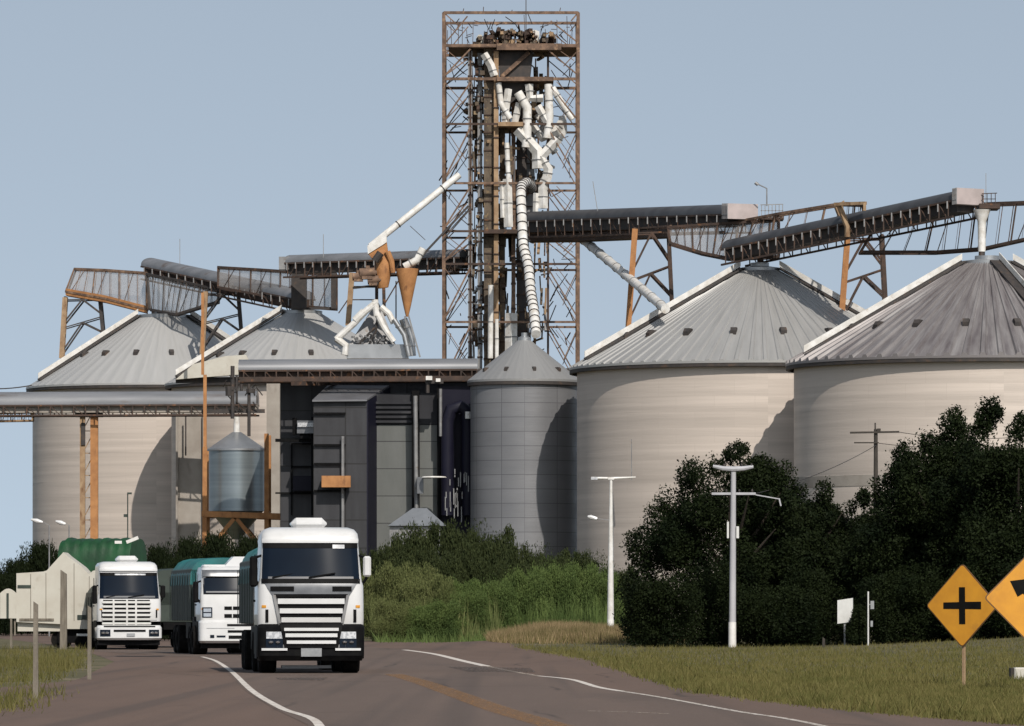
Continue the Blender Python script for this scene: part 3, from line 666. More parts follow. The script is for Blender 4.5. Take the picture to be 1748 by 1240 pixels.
for k in range(5): b.bar(P(622, 708 + k * 8 - 20, 427.3), P(703, 708 + k * 8 - 20, 427.3), .12, .18)
b.build('louvre', 'dark_siding', r)
b = MB(); b.box(P(746, 1084, 426.5), P(752, 664, 428)); b.box(P(703, 1084, 427), P(716, 668, 428)); b.build('dark_post', 'truck_black', r)
b = MB()
b.tube(P(711, 868, 425.6), P(709, 676, 425.6), .16); b.tube(P(752, 745, 425.6), P(752, 664, 425.6), .12); b.tube(P(585, 1060, 424.6), P(585, 745, 424.6), .12); b.build('downpipe', 'steel_grey', r)
uvbox(753, 803, 1084, 660, 427, 431.4).build('dark_bay', 'navy_siding', r)
b = MB(); b.path([P(764, 880, 425.8), P(764, 720, 425.8), P(770, 700, 425.8), P(786, 694, 425.8), P(797, 702, 425.8), P(799, 720, 425.8), P(799, 880, 425.8)], .5, 12); b.build('duct', 'navy_siding', r)
b = MB()
for k in range(26):
    x, y = 757 + rnd.random() * 44, 795 + rnd.random() * 80; b.bar(P(x, y, 425.3), P(x, y + rnd.uniform(5, 28), 425.3), .07)
b.build('cable', 'steel_grey', r)
b = MB(); b.tube(P(799, 703, 425.2), P(799, 715, 425.2), .22); b.build('cap', 'white_paint', r)
b = MB()
for y, x0, x1 in ((842, 470, 535), (758, 498, 535), (797, 498, 540)): b.bar(P(x0, y, 431.3), P(x1, y, 431.3), .12)
for y in (706, 760, 792, 838): b.bar(P(536, y, 424.8), P(590, y, 424.8), .14)
b.bar(P(498, 880, 431.3), P(498, 757, 431.3), .12); b.build_each('seam', 'truck_black', r)
b = MB(); b.box(P(500, 838, 430.5), P(532, 813, 431.4)); b.build('dark_cabinet', 'navy_siding', r)
tag(MB().box(P(549, 832, 423.6), P(599, 813, 424.6)).build('access_box', 'rust_orange'), 'orange-brown box on the front of the dark annex', 'box')
r = thing('floodlight', tuple(P(522, 752, 429)), 'pale floodlight housing on a black arm against the dark wall', 'floodlight')
b = MB(); b.box(P(507, 740, 428.6), P(538, 719, 429.6)); b.build('housing', 'silver_panel', r)
b = MB(); b.box(P(508, 729, 428.4), P(537, 722, 428.6)); b.build('lens', 'light_lens', r)
b = MB(); b.bar(P(470, 752, 429.2), P(540, 752, 429.2), .24); b.bar(P(537, 880, 429.4), P(537, 712, 429.4), .5); b.box(P(499, 742, 429), P(507, 714, 429.8)); b.box(P(512, 749, 428.8), P(530, 740, 429.4)); b.build('bracket', 'truck_black', r)
r = thing('wall_lamp', tuple(P(742, 815, 424)), 'white flat lamp head on the dark panel column', 'lamp')
MB().lathe(P(741, 815, 424.2), [(.1, -.07), (.95, -.03), (.85, .06), (.1, .09)], 20).build('lamp_head', 'white_paint', r)
b = MB(); b.bar(P(722, 816, 424.8), P(736, 816, 424.2), .1); b.box(P(712, 843, 424.6), P(723, 815, 425.4)); b.build('bracket', 'silver_panel', r)
for (x, y) in ((733, 647), (747, 650)):
    pass
r = thing('floodlight', tuple(P(732, 650, 424.5)), 'white floodlights clipped under the upper tube conveyor', 'floodlight')
b = MB(); b.box(P(727, 649, 423.5), P(738, 643, 424.3)); b.box(P(744, 652, 423.5), P(752, 647, 424.3)); b.build('housing', 'white_paint', r)
b = MB(); b.box(P(726, 655, 423.9), P(757, 650, 424.5)); b.tube(P(730, 671, 424), P(730, 654, 424), .14); b.build('bracket', 'steel_black', r)
b = MB(); b.bar(P(410, 648, 427), P(820, 646, 426.5), .5, .35); b.bar(P(500, 655, 425), P(752, 654, 448), .3, .3); tag(b.build('gallery_girder', 'rust_dark'), 'rusty double girder under the upper tube conveyor', 'girder')
# small hut in the bushes
D = 405
r = thing('hut', (P(708, HZ, D).x, D, 0), 'small grey hut with a hipped roof half hidden by bushes', 'hut')
a, c_ = P(665, 1084, D), P(752, 899, D); MB().box((a.x, D, 0), (c_.x, D + 3.5, c_.z)).build('wall', 'steel_grey', r)
z0, z1 = P(0, 898, D).z, P(0, 867, D).z; x0, x1 = P(662, 0, D).x, P(762, 0, D).x
b = MB(); b.add([(x0, D - .3, z0), (x1, D - .3, z0), (x1, D + 3.8, z0), (x0, D + 3.8, z0), (P(704, 0, D).x, D + 1.6, z1), (P(728, 0, D).x, D + 1.6, z1)], [(0, 1, 5, 4), (1, 2, 5), (2, 3, 4, 5), (3, 0, 4), (3, 2, 1, 0)]); b.build('roof', 'galvanised', r)

# ------------------------------------------------------------------ lattice elevator tower
TO = 22
D0, D1 = 433.0 + TO, 441.0 + TO
r = thing('elevator_tower', (P(873, HZ, D0).x, D0, 0), 'tall rusty lattice tower rising over the slim grey silo', 'tower')
LV = [22, 78, 135, 212, 313, 395, 451, 550, 655, 760, 865, 970, 1080]
for d in (D0, D1):
    for x in (757.5, 987):
        q = P(x, 22, D0); MB().bar((q.x, d, 0), (q.x, d, q.z), .27).build('leg', 'rust', r)
def TW(x, y, d): v = P(x, y, D0); return Vector((v.x, d, v.z))
for i, y in enumerate(LV[:-1]):
    b = MB()
    for d in (D0, D1): b.bar(TW(757.5, y, d), TW(987, y, d), .22 if i < 3 else .17)
    for x in (757.5, 987): b.bar(TW(x, y, D0), TW(x, y, D1), .16)
    b.build('ring_beam', 'rust' if i in (0, 1, 2, 4, 7) else 'rust_dark', r)
    y2 = LV[i + 1]; bm_ = 'rust'; bl, br_ = MB(), MB()
    for d, wd in ((D0, .105), (D1, .08)):
        if i == 0:
            bl.bar(TW(760, 24, d), TW(782, 44, d), wd * .8); bl.bar(TW(760, 74, d), TW(798, 28, d), wd); br_.bar(TW(985, 72, d), TW(940, 36, d), wd); br_.bar(TW(975, 36, d), TW(985, 24, d), wd)
        else:
            xa, xb = 757.5, 803
            bl.bar(TW(xa, y2 - 4, d), TW(xb, y + 6, d), wd * 1.2)
            bl.bar(TW(xa, y2 - 4, d), TW(xb - 6, y + .42 * (y2 - y), d), wd * .8)
            bl.bar(TW(xa, y + 4, d), TW(xb - 8, y + .6 * (y2 - y), d), wd * .55)
            br_.bar(TW(987, y2 - 6, d), TW(936, y + 8, d), wd * 1.0)
            br_.bar(TW(987, y + 8, d), TW(962, y + .62 * (y2 - y), d), wd * .75)
            br_.bar(TW(950, y + 5, d), TW(980, y + .45 * (y2 - y), d), wd * .5)
    for x, q in ((757.5, bl), (987, br_)): q.bar(TW(x, y, D0), TW(x, y2, D1), .09); q.bar(TW(x, y, D1), TW(x, y2, D0), .09)
    bl.build('brace', bm_, r); br_.build('brace', bm_, r)
b = MB(); b.bar(TW(690, 470, D0 - .2), TW(800, 352, D0 - .2), .17); b.bar(TW(755, 412, D0 - .3), TW(804, 356, D0 - .3), .11); b.build('stay', 'steel_black', r)
b = MB()
for x in (803, 936):
    for d in (D0 + 1, D1 - 1): b.bar(TW(x, 78, d), TW(x, 1084, d), .14)
b.build('inner_post', 'rust_dark', r)
p = MB().box(TW(765, 81, D0 - .1), TW(990, 77, D1)).build('platform', 'rust', r)
p = MB().box(TW(848, 86, D0 - .25), TW(958, 75, D0 - .1)).build('fascia', 'rust', r)
MB().box(TW(848, 139, D0 - .3), TW(945, 132, D1 - 1)).build('platform', 'rust', r)
MB().box(TW(850, 216, D0 - .3), TW(893, 209, D1 - 2)).build('platform', 'rust_tan', r)
MB().box(TW(826, 399, D0 - .2), TW(900, 392, D1 - 2)).build('platform', 'rust_dark', r)
b = MB()       # railing on the top deck with thin clutter
for k in range(26):
    x = 762 + k * 9; d = D0 if k % 2 else D1; b.bar(TW(x, 78, d), TW(x + rnd.uniform(-3, 3), 24 + rnd.random() * 30, d), .05)
for k in range(46):
    x = rnd.uniform(775, 978); y = rnd.uniform(26, 62); b.bar(TW(x, y, rnd.uniform(D0, D1)), TW(x + rnd.uniform(-14, 14), y + rnd.uniform(-10, 16), rnd.uniform(D0, D1)), .05)
for x in (790, 825, 847, 873, 955): b.bar(TW(x, 22, D0), TW(x + rnd.uniform(-2, 2), 12 + rnd.random() * 6, D0), .06)
b.build('railing', 'rust_dark', r)
for m_, nb, nm in (('rust_dark', 90, 'deck_scrap'), ('grimy_brown', 70, 'deck_pipe'), ('rust_tan', 30, 'deck_bracket')):
    b = MB()
    for k in range(nb):
        x = rnd.triangular(808, 958, 868); y = 77 - 30 * rnd.random() ** 1.8; l = rnd.uniform(3, 12)
        b.bar(TW(x, y, rnd.uniform(D0 + .5, D1 - 1)), TW(x + rnd.uniform(-l, l), y + rnd.uniform(-l, l) * .7, rnd.uniform(D0 + .5, D1 - 1)), rnd.uniform(.08, .35))
    b.build(nm, m_, r)
b = MB(); b.bar(TW(898, 60, D0 + 2), TW(898, -8, D0 + 2), .07); b.build('antenna', 'steel_black', r)
b = MB()        # tangle of thin braces, brackets and cables inside the lattice
for k in range(90):
    x = rnd.choice((rnd.uniform(762, 806), rnd.uniform(936, 984), rnd.uniform(800, 945))); y = rnd.uniform(85, 600)
    b.bar(TW(x, y, rnd.uniform(D0, D1)), TW(x + rnd.uniform(-22, 22), y + rnd.uniform(-26, 26), rnd.uniform(D0, D1)), rnd.choice((.05, .06, .08)))
b.build('bracing_wire', 'rust_dark', r)
for m_, nb, nm, wd in (('rust_tan', 110, 'core_bracket', (.08, .24)), ('steel_grey', 100, 'core_pipe', (.07, .22)), ('grimy_brown', 150, 'core_strut', (.10, .40)), ('rust_dark', 90, 'core_beam', (.08, .3))):
    b = MB()
    for k in range(nb):
        x = 803 + 133 * rnd.random() ** (1.3 if m_ != 'steel_grey' else 1); y = 88 + 500 * rnd.random() ** 1.35; vert = rnd.random() < .6
        b.bar(TW(x, y, rnd.uniform(D0 + .5, D1 - .5)), TW(x + (rnd.uniform(-2, 2) if vert else rnd.uniform(-18, 18)), y + (rnd.uniform(15, 50) if vert else rnd.uniform(-6, 6)), rnd.uniform(D0 + .5, D1 - .5)), rnd.uniform(*wd))
    b.build(nm, m_, r)
def tower_part(name, label, cat, mat, x0, x1, y0, y1, d0, d1, ribs=0, ribmat='rust_dark', taper=None):
    d0 += TO; d1 += TO; rt_ = thing(name, tuple(TW((x0 + x1) / 2, y1, d0)), label, cat)
    MB().box(TW(x0, y1, d0), TW(x1, y0, d1)).build('casing', mat, rt_)
    if ribs:
        b = MB()
        for k in range(ribs + 1):
            y = y0 + (y1 - y0) * k / ribs + rnd.uniform(-2, 2); b.box(TW(x0 - .9, y + 1.0, d0 - .08), TW(x1 + .9, y - 1.0, d1 + .08))
        b.build_each('flange', ribmat, rt_)
    return rt_
tower_part('bucket_elevator', 'grey ladder-caged elevator leg on the left inside the tower', 'elevator', 'steel_grey', 799, 806, 84, 1084, 434, 435.2, 44)
tower_part('bucket_elevator', 'thin grey elevator leg beside the ladder-caged one', 'elevator', 'steel_grey', 815, 823, 84, 1084, 435, 436.2, 40)
tower_part('bucket_elevator', 'wide grimy brown elevator leg in the middle of the tower', 'elevator', 'grimy_brown', 826, 843, 76, 1084, 434, 436.5, 34)
tower_part('bucket_elevator', 'rust-coloured column right of the grimy elevator leg', 'elevator', 'rust_tan', 843, 851, 84, 1084, 433.4, 434.6, 20)
tower_part('bucket_elevator', 'narrow brown leg beside the white dotted pipe', 'elevator', 'grimy_brown', 853, 862, 214, 1084, 435, 436.6, 26)
tower_part('bucket_elevator', 'rusty brown leg right of the white dotted pipe', 'elevator', 'rust', 873, 880, 140, 1084, 434.6, 436, 22)
tower_part('bucket_elevator', 'broad black elevator leg running down to the slim silo', 'elevator', 'steel_black', 882, 899, 120, 590, 435.5, 438, 16)
tower_part('bucket_elevator', 'grey elevator leg behind the white spouts', 'elevator', 'steel_grey', 899, 913, 170, 400, 436.5, 438, 9)
rr = thing('boxed_machine', tuple(TW(875, 175, 434 + TO)), 'big black boxed elevator head under the red platform', 'machine')
b = MB(); b.prism([TW(851, 86, 434 + TO), TW(910, 86, 434 + TO), TW(905, 128, 434 + TO), TW(888, 168, 434 + TO), TW(862, 177, 434 + TO), TW(853, 150, 434 + TO)], (0, 4, 0)); b.build('hood', 'steel_black', rr)
b = MB(); b.bar(TW(856, 130, 433.8 + TO), TW(903, 88, 433.8 + TO), .3); b.build('brace', 'rust', rr)
for (x0, x1, y0, y1, m_, lab) in ((826, 846, 55, 78, 'rust_dark', 'brown motor housing at the left of the tower top deck'), (848, 868, 58, 77, 'grimy_brown', 'grimy gear housing in the middle of the tower top deck'), (884, 906, 46, 76, 'rust_dark', 'round rusty pulley housing on the tower top deck'),
                                 (899, 921, 43, 68, 'white_paint', 'white box on the tower top deck'), (873, 889, 66, 76, 'pink_box', 'small pale box at the edge of the tower top deck'), (812, 826, 52, 74, 'beige_panel', 'pale drum at the left of the tower top deck'), (921, 947, 56, 76, 'steel_black', 'black tilted hood at the right of the tower top deck')):
    q = MB(); a_, b_ = TW(x0, y1, 435 + TO + rnd.random() * 2), TW(x1, y0, 438 + TO)
    if 'pulley' in lab or 'drum' in lab or 'gear' in lab:
        cx_, w_ = (a_.x + b_.x) / 2, (b_.x - a_.x) / 2; hh = b_.z - a_.z
        n_ = 14; q.prism([(cx_ + w_ * math.cos(2 * math.pi * k / n_), a_.y, a_.z + hh / 2 + hh / 2 * math.sin(2 * math.pi * k / n_)) for k in range(n_)], (0, 1.5, 0))
        q.box((cx_ - w_ * .6, a_.y + .2, a_.z - .1), (cx_ + w_ * .6, a_.y + 1.2, a_.z + hh * .4))
    else:
        q.prism([(a_.x, a_.y, a_.z), (b_.x, a_.y, a_.z), (b_.x, a_.y, b_.z - .12 * (b_.x - a_.x)), (b_.x - .25 * (b_.x - a_.x), a_.y, b_.z), (a_.x + .1 * (b_.x - a_.x), a_.y, b_.z), (a_.x, a_.y, b_.z - .2)], (0, 1.6, 0))
        q.box((a_.x - .06, a_.y - .05, a_.z + .1), (b_.x + .06, a_.y + 1.65, a_.z + .2))
    tag(q.build('machine_housing', m_), lab, 'machine', 'machines on the tower top deck')
def spout(pts, rad, label, d=433.2, mat='white_paint', fl=0, d1=None, group='white spouts on the tower'):
    n = len(pts); d += TO * (430 < d < 436); d1 = d if d1 is None else d1
    W = [P(x, y, d + (d1 - d) * i / (n - 1)) for i, (x, y) in enumerate(pts)]
    rt_ = thing('grain_spout', tuple(W[-1]), label, 'spout', group)
    sq = 4 if (mat == 'white_paint' and not fl and 433 < d - TO < 436 and len(label) % 3 != 0) or 'thick white' in label or 'crooked' in label else 12
    b = MB(); b.path(W, rad * (1.2 if sq == 4 else 1), sq); b.build('pipe', mat, rt_)
    b = MB()
    L = [(q - p_).length for p_, q in zip(W, W[1:])]
    for p_, q, l in zip(W, W[1:], L):
        k = max(1, int(l / (fl or 3.6)))
        for j in range(k):
            c_ = p_.lerp(q, (j + .5) / k); dn = (q - p_).normalized(); b.tube(c_ - dn * .035, c_ + dn * .035, rad * (1.38 if sq == 4 else 1.16), n=sq)
    b.build_each('flange', 'steel_black' if fl else 'steel_grey', rt_); return rt_
spout([(851, 142), (855, 177), (871, 203)], .24, 'white spout bending right just below the black elevator head')
spout([(884, 158), (900, 184), (900, 222), (898, 252)], .36, 'white forked spout left of the H-shaped pipes')
spout([(903, 144), (905, 168), (927, 168)], .28, 'short white L-shaped spout below the second platform')
spout([(936, 144), (938, 200), (934, 236)], .33, 'upright white spout near the right of the tower bundle')
spout([(918, 181), (936, 212)], .25, 'short white spout slanting into the upright one')
spout([(943, 150), (960, 178), (978, 204)], .26, 'long white spout slanting to the right tower leg')
spout([(883, 221), (917, 258), (918, 288)], .38, 'thick white spout slanting down to the middle cluster')
spout([(952, 238), (924, 268), (936, 289), (934, 303), (927, 316), (927, 356)], .32, 'crooked white spout zigzagging above the dark conveyor')
spout([(910, 214), (926, 236), (948, 226), (962, 206)], .30, 'white spout dipping in a V at the right of the bundle', d=434)
spout([(960, 198), (962, 224), (946, 250)], .26, 'white spout near the right leg below the third platform', d=434.2)
spout([(908, 236), (913, 262), (930, 270)], .28, 'white spout tucked behind the thick slanting one', d=434.4)
spout([(916, 196), (928, 214), (920, 238)], .26, 'white elbow spout between the upright and the forked ones', d=434.6)
spout([(944, 214), (938, 246), (948, 262)], .24, 'white spout end just left of the crooked zigzag one', d=434.8)
spout([(886, 176), (878, 214)], .22, 'thin white spout beside the rusty leg under the black hood', d=433.6)
spout([(868, 152), (862, 196), (864, 212)], .24, 'white pipe directly under the black boxed machine', d=433.4)
spout([(921, 330), (924, 352)], .28, 'stubby white pipe standing on the dark conveyor end', d=433.8)
spout([(865, 244), (868, 306)], .20, 'white banded pipe in dotted lengths left of the rusty leg', fl=.8)
spout([(866, 306), (868, 388)], .30, 'white banded pipe below the dotted one')
spout([(856, 310), (858, 372)], .14, 'thin white pipe beside the white banded one')
spout([(908, 322), (906, 316), (898, 311), (890, 318), (889, 332), (893, 420), (902, 455), (906, 500), (911, 530), (915, 571)], .37, 'long white banded spout sweeping down to the slim silo roof', d=448, d1=423.3, fl=.75)
spout([(915, 330), (914, 360), (918, 372)], .18, 'short white spout behind the crook of the long banded spout')
spout([(838, 487), (837, 612)], .22, 'white pipe low on the left of the brown legs', d=433)
spout([(873, 535), (872, 615)], .40, 'wide white duct at the foot of the tower', d=433.4)
spout([(848, 545), (848, 612)], .16, 'thin white pipe at the foot of the brown legs', d=433)
spout([(826, 92), (838, 112), (844, 130)], .26, 'grimy white spout at the left below the red platform')
spout([(784, 299), (727, 345), (632, 421)], .27, 'white pipe slanting down left from the tower to the cyclone', d=432, d1=452.6, fl=3.2)
spout([(990, 405), (1060, 463), (1136, 528)], .33, 'white pipe slanting down right from the tower to the grey cone roof', d=448, d1=408)
# ------------------------------------------------------------------ cyclone and spout cluster left of the tower
D = 452
r = thing('cyclone', tuple(P(696, 540, D)), 'brown cone-shaped cyclone hanging left of the tower', 'cyclone')
b = MB(); c = P(695, 461, D); b.lathe((c.x, D, 0), [(.10, P(0, 541, D).z), (.28, P(0, 525, D).z), (.90, c.z), (.90, c.z + .08), (.5, c.z + .12)], 32); b.build('cone', 'rust_orange', r)
b = MB(); b.bar(P(697, 538, D), P(717, 610, D), .14); b.bar(P(691, 540, D), P(695, 560, D), .14); b.build('stay', 'steel_grey', r)
r = thing('inlet_chute', tuple(P(645, 470, D)), 'white-topped rusty chute where the slanting pipe ends', 'chute')
b = MB(); b.prism([P(660, 394, D), P(660, 414, D), P(628, 434, D), P(627, 420, D)], (0, 1.2, 0)); b.build('hood', 'white_paint', r)
b = MB(); b.prism([P(660, 412, D + .1), P(662, 428, D + .1), P(658, 446, D + .1), P(634, 440, D + .1), P(628, 432, D + .1)], (0, 1.1, 0))
b.path([P(650, 430, D + .5), P(656, 452, D + .3), P(652, 476, D + .2), P(654, 492, D + .2)], [.55, .62, .66, .42], 14); b.build('elbow', 'rust_orange', r)
b = MB(); b.path([P(661, 430, D - .2), P(668, 446, D - .2), P(671, 466, D - .2)], [.26, .24, .2], 10); b.build('side_duct', 'rust_orange', r)
for x, y, q, l in ((612, 472, .30, 1.0), (627, 466, .40, 1.2), (637, 478, .34, .9)):
    b = MB(); p_ = P(x, y, D - .3); b.tube(p_ - Vector((l / 2, 0, .05)), p_ + Vector((l / 2, 0, .05)), q, q * .92, 16); b.tube(p_ + Vector((l / 2, 0, 0)), p_ + Vector((l / 2 + .18, 0, .02)), q * .5, q * .4, 10)
    b.box(p_ + Vector((-l * .35, -q, -q - .12)), p_ + Vector((l * .35, q, -q * .7))); b.box(p_ + Vector((-.12, -q * .5, q * .6)), p_ + Vector((.2, q * .5, q + .16))); b.build('motor', 'rust', r)
b = MB(); b.tube(P(640, 446, D - .6), P(650, 432, D - .6), .32); b.box(P(638, 486, D - .5), P(646, 474, D + .4)); b.bar(P(602, 492, D), P(640, 488, D), .18); b.build('bracket', 'steel_black', r)
r = thing('frame_stand', tuple(P(597, 552, 455)), 'pale tan column stand under the rusty chute', 'stand')
b = MB(); b.bar(P(594, 556, 455), P(601, 466, 455), .42, .4); b.build('column', 'rust_tan', r)
b = MB(); b.bar(P(601, 512, 455), P(645, 512, 455), .09); b.bar(P(602, 490, 455), P(643, 490, 455), .14); b.bar(P(578, 535, 455), P(602, 500, 455), .09); b.bar(P(643, 520, 455), P(643, 488, 455), .26); b.bar(P(656, 540, 455), P(655, 490, 455), .26); b.bar(P(656, 520, 455), P(680, 480, 455), .1); b.bar(P(676, 560, 455), P(676, 480, 455), .1); b.build('strut', 'rust_dark', r)
r = thing('spout_cluster', tuple(P(642, 606, 454)), 'grey pyramid hopper with white pipes on its edges beside the second cone roof', 'hopper')
b = MB(); a = [P(596, 588, 453), P(675, 588, 453), P(675, 588, 457), P(596, 588, 457)]; tp = [P(640, 520, 454.6), P(648, 520, 454.6), P(648, 520, 455.4), P(640, 520, 455.4)]
b.add(a + tp, [(0, 1, 5, 4), (1, 2, 6, 5), (2, 3, 7, 6), (3, 0, 4, 7), (4, 5, 6, 7), (3, 2, 1, 0)]); b.build('pyramid', 'steel_grey', r)
b = MB(); b.prism([P(592, 588, 452.6), P(690, 588, 452.6), P(698, 612, 452.6), P(592, 612, 452.6)], (0, 4.5, 0)); b.build('base', 'galvanised', r)
for pts, q in (([(644, 515), (620, 535), (605, 552), (574, 580)], .27), ([(574, 578), (590, 590), (588, 606)], .30), ([(643, 535), (654, 558), (672, 584)], .25), ([(650, 524), (664, 536), (672, 552)], .26), ([(622, 532), (606, 548)], .33), ([(640, 512), (643, 540)], .26)):
    MB().path([P(x, y, 452.4) for x, y in pts], q, 10).build('pipe', 'white_paint', r)
b = MB()
for k in range(24):
    x = rnd.uniform(605, 668); y = rnd.uniform(572, 588); b.bar(P(x, y, 452.8), P(x + rnd.uniform(-8, 8), y + rnd.uniform(-6, 2), 452.6), .16)
b.build('bracket', 'steel_grey', r)
b = MB(); b.path([P(630, 585, 452.7), P(642, 566, 452.7), P(644, 545, 452.7)], .1, 6); b.path([P(612, 588, 452.7), P(640, 560, 452.7)], .12, 6); b.build('strap', 'steel_black', r)
spout([(672, 545), (690, 572), (698, 608)], .20, 'silvery curved pipe right of the pyramid hopper', d=452, mat='galvanised', group=None)
spout([(688, 545), (700, 575), (703, 608)], .34, 'fat silvery pipe right of the pyramid hopper', d=453, mat='galvanised', group=None)
spout([(722, 424), (712, 444), (690, 456)], .30, 'short white pipe slanting into the top of the brown cyclone', d=452)
b = MB(); b.bar(P(726, 410, 452), P(700, 386, 452), .05); tag(b.build('antenna', 'steel_black'), 'thin bent rod above the dark conveyor left of the tower', 'rod')
for x, y0, y1, d, lab in ((307, 455, 408, 496, 'hair-thin mast above the sloping grey conveyor'), (552, 440, 400, 465, 'hair-thin mast above the upper left conveyor'), (1020, 360, 310, 425, 'hair-thin mast above the dark right conveyor')):
    tag(MB().bar(P(x, y0, d), P(x - (8 if x > 1000 else 0), y1, d), .05).build('mast', 'steel_grey'), lab, 'mast')
# ------------------------------------------------------------------ lorries
class Cab:
    """rounded cab loft: levels are (z, half width, front y, corner radius)"""
    def __init__(s, levels, yr, bow=.07): s.L = levels; s.yr = yr; s.bow = bow
    def lv(s, z):
        L = s.L
        if z <= L[0][0]: return L[0][1:]
        for a, b in zip(L, L[1:]):
            if z <= b[0]:
                u = (z - a[0]) / (b[0] - a[0]); return tuple(p + (q - p) * u for p, q in zip(a[1:], b[1:]))
        return L[-1][1:]
    def fy(s, x, z):
        w, yf, rc = s.lv(z); k = w - rc; ax = abs(x)
        if ax <= k: return yf - s.bow * (1 - (ax / max(k, .01)) ** 2)
        u = min(1, (ax - k) / rc); return yf + rc * (1 - math.sqrt(max(0, 1 - u * u)))
    def shell(s):
        m = MB(); V = []; n = 0
        for z, w, yf, rc in s.L:
            xs_ = [-w + rc * (1 - math.cos(math.pi / 2 * k / 6)) for k in range(7)]
            full = xs_ + [-(w - rc) + 2 * (w - rc) * k / 10 for k in range(1, 10)] + [-x for x in reversed(xs_)]
            ring = [(-w + .08, s.yr, z), (-w, s.yr - .08, z)] + [(x, s.fy(x, z), z) for x in full] + [(w, s.yr - .08, z), (w - .08, s.yr, z)]
            n = len(ring); V += ring
        fs = [(i * n + k, i * n + (k + 1) % n, (i + 1) * n + (k + 1) % n, (i + 1) * n + k) for i in range(len(s.L) - 1) for k in range(n)]
        fs += [tuple(reversed(range(n))), tuple((len(s.L) - 1) * n + k for k in range(n))]
        m.add(V, fs); return m
    def panel(s, m, z0, z1, xa, xb, proud=.015, nx=14, nz=5, back=.06):
        """sheet lying on the cab front; xa, xb may be functions of z"""
        fa = xa if callable(xa) else (lambda z: xa); fb = xb if callable(xb) else (lambda z: xb)
        f, bk = [], []
        for j in range(nz + 1):
            z = z0 + (z1 - z0) * j / nz; a, b = fa(z), fb(z)
            for i in range(nx + 1):
                x = a + (b - a) * i / nx; y = s.fy(x, z); f.append((x, y - proud, z)); bk.append((x, y + back, z))
        o = len(f); q = nx + 1
        fs = [(j * q + i, j * q + i + 1, (j + 1) * q + i + 1, (j + 1) * q + i) for j in range(nz) for i in range(nx)]
        fs += [tuple(o + k for k in reversed(t)) for t in fs]
        bd = [i for i in range(nx + 1)] + [j * q + nx for j in range(1, nz + 1)] + [nz * q + i for i in range(nx - 1, -1, -1)] + [j * q for j in range(nz - 1, 0, -1)]
        fs += [(bd[k], o + bd[k], o + bd[(k + 1) % len(bd)], bd[(k + 1) % len(bd)]) for k in range(len(bd))]
        m.add(f + bk, fs); return m
def rbox(m, a, b, r=.05):
    x0, x1 = sorted((a[0], b[0])); y0, y1 = sorted((a[1], b[1])); z0, z1 = sorted((a[2], b[2]))
    r = min(r, (x1 - x0) * .45, (z1 - z0) * .45, (y1 - y0) * .45)
    pr = [(x0 + r, z0), (x1 - r, z0), (x1, z0 + r), (x1, z1 - r), (x1 - r, z1), (x0 + r, z1), (x0, z1 - r), (x0, z0 + r)]
    ins = lambda k: [(min(max(x, x0 + k), x1 - k), min(max(z, z0 + k), z1 - k)) for x, z in pr]
    rings = [(y0, ins(r)), (y0 + r, pr), (y1 - r, pr), (y1, ins(r))]
    V = [(x, y, z) for y, p in rings for x, z in p]; n = 8
    fs = [(i * n + k, i * n + (k + 1) % n, (i + 1) * n + (k + 1) % n, (i + 1) * n + k) for i in range(3) for k in range(n)] + [tuple(reversed(range(n))), tuple(24 + k for k in range(n))]
    m.add(V, fs); return m
def wheel(parent, x, y, r=.5, w=.32):
    m = MB(); n = 28; prof = [(r * .58, -w / 2), (r * .9, -w / 2), (r, -w / 2 + .05), (r, w / 2 - .05), (r * .9, w / 2), (r * .58, w / 2)]
    V = [(x + b, y + a * math.cos(2 * math.pi * k / n), r + a * math.sin(2 * math.pi * k / n)) for a, b in prof for k in range(n)]
    q = len(prof); m.add(V, [(i * n + k, i * n + (k + 1) % n, ((i + 1) % q) * n + (k + 1) % n, ((i + 1) % q) * n + k) for i in range(q) for k in range(n)])
    ty = m.build('wheel', 'tyre', parent, local=True)
    m = MB(); V = [(x + b, y + a * math.cos(2 * math.pi * k / n), r + a * math.sin(2 * math.pi * k / n)) for a, b in ((r * .59, -w * .3), (r * .59, w * .3)) for k in range(n)]
    m.add(V, [(k, (k + 1) % n, n + (k + 1) % n, n + k) for k in range(n)] + [tuple(reversed(range(n))), tuple(n + k for k in range(n))])
    m.build('rim', 'steel_grey', ty, local=True)
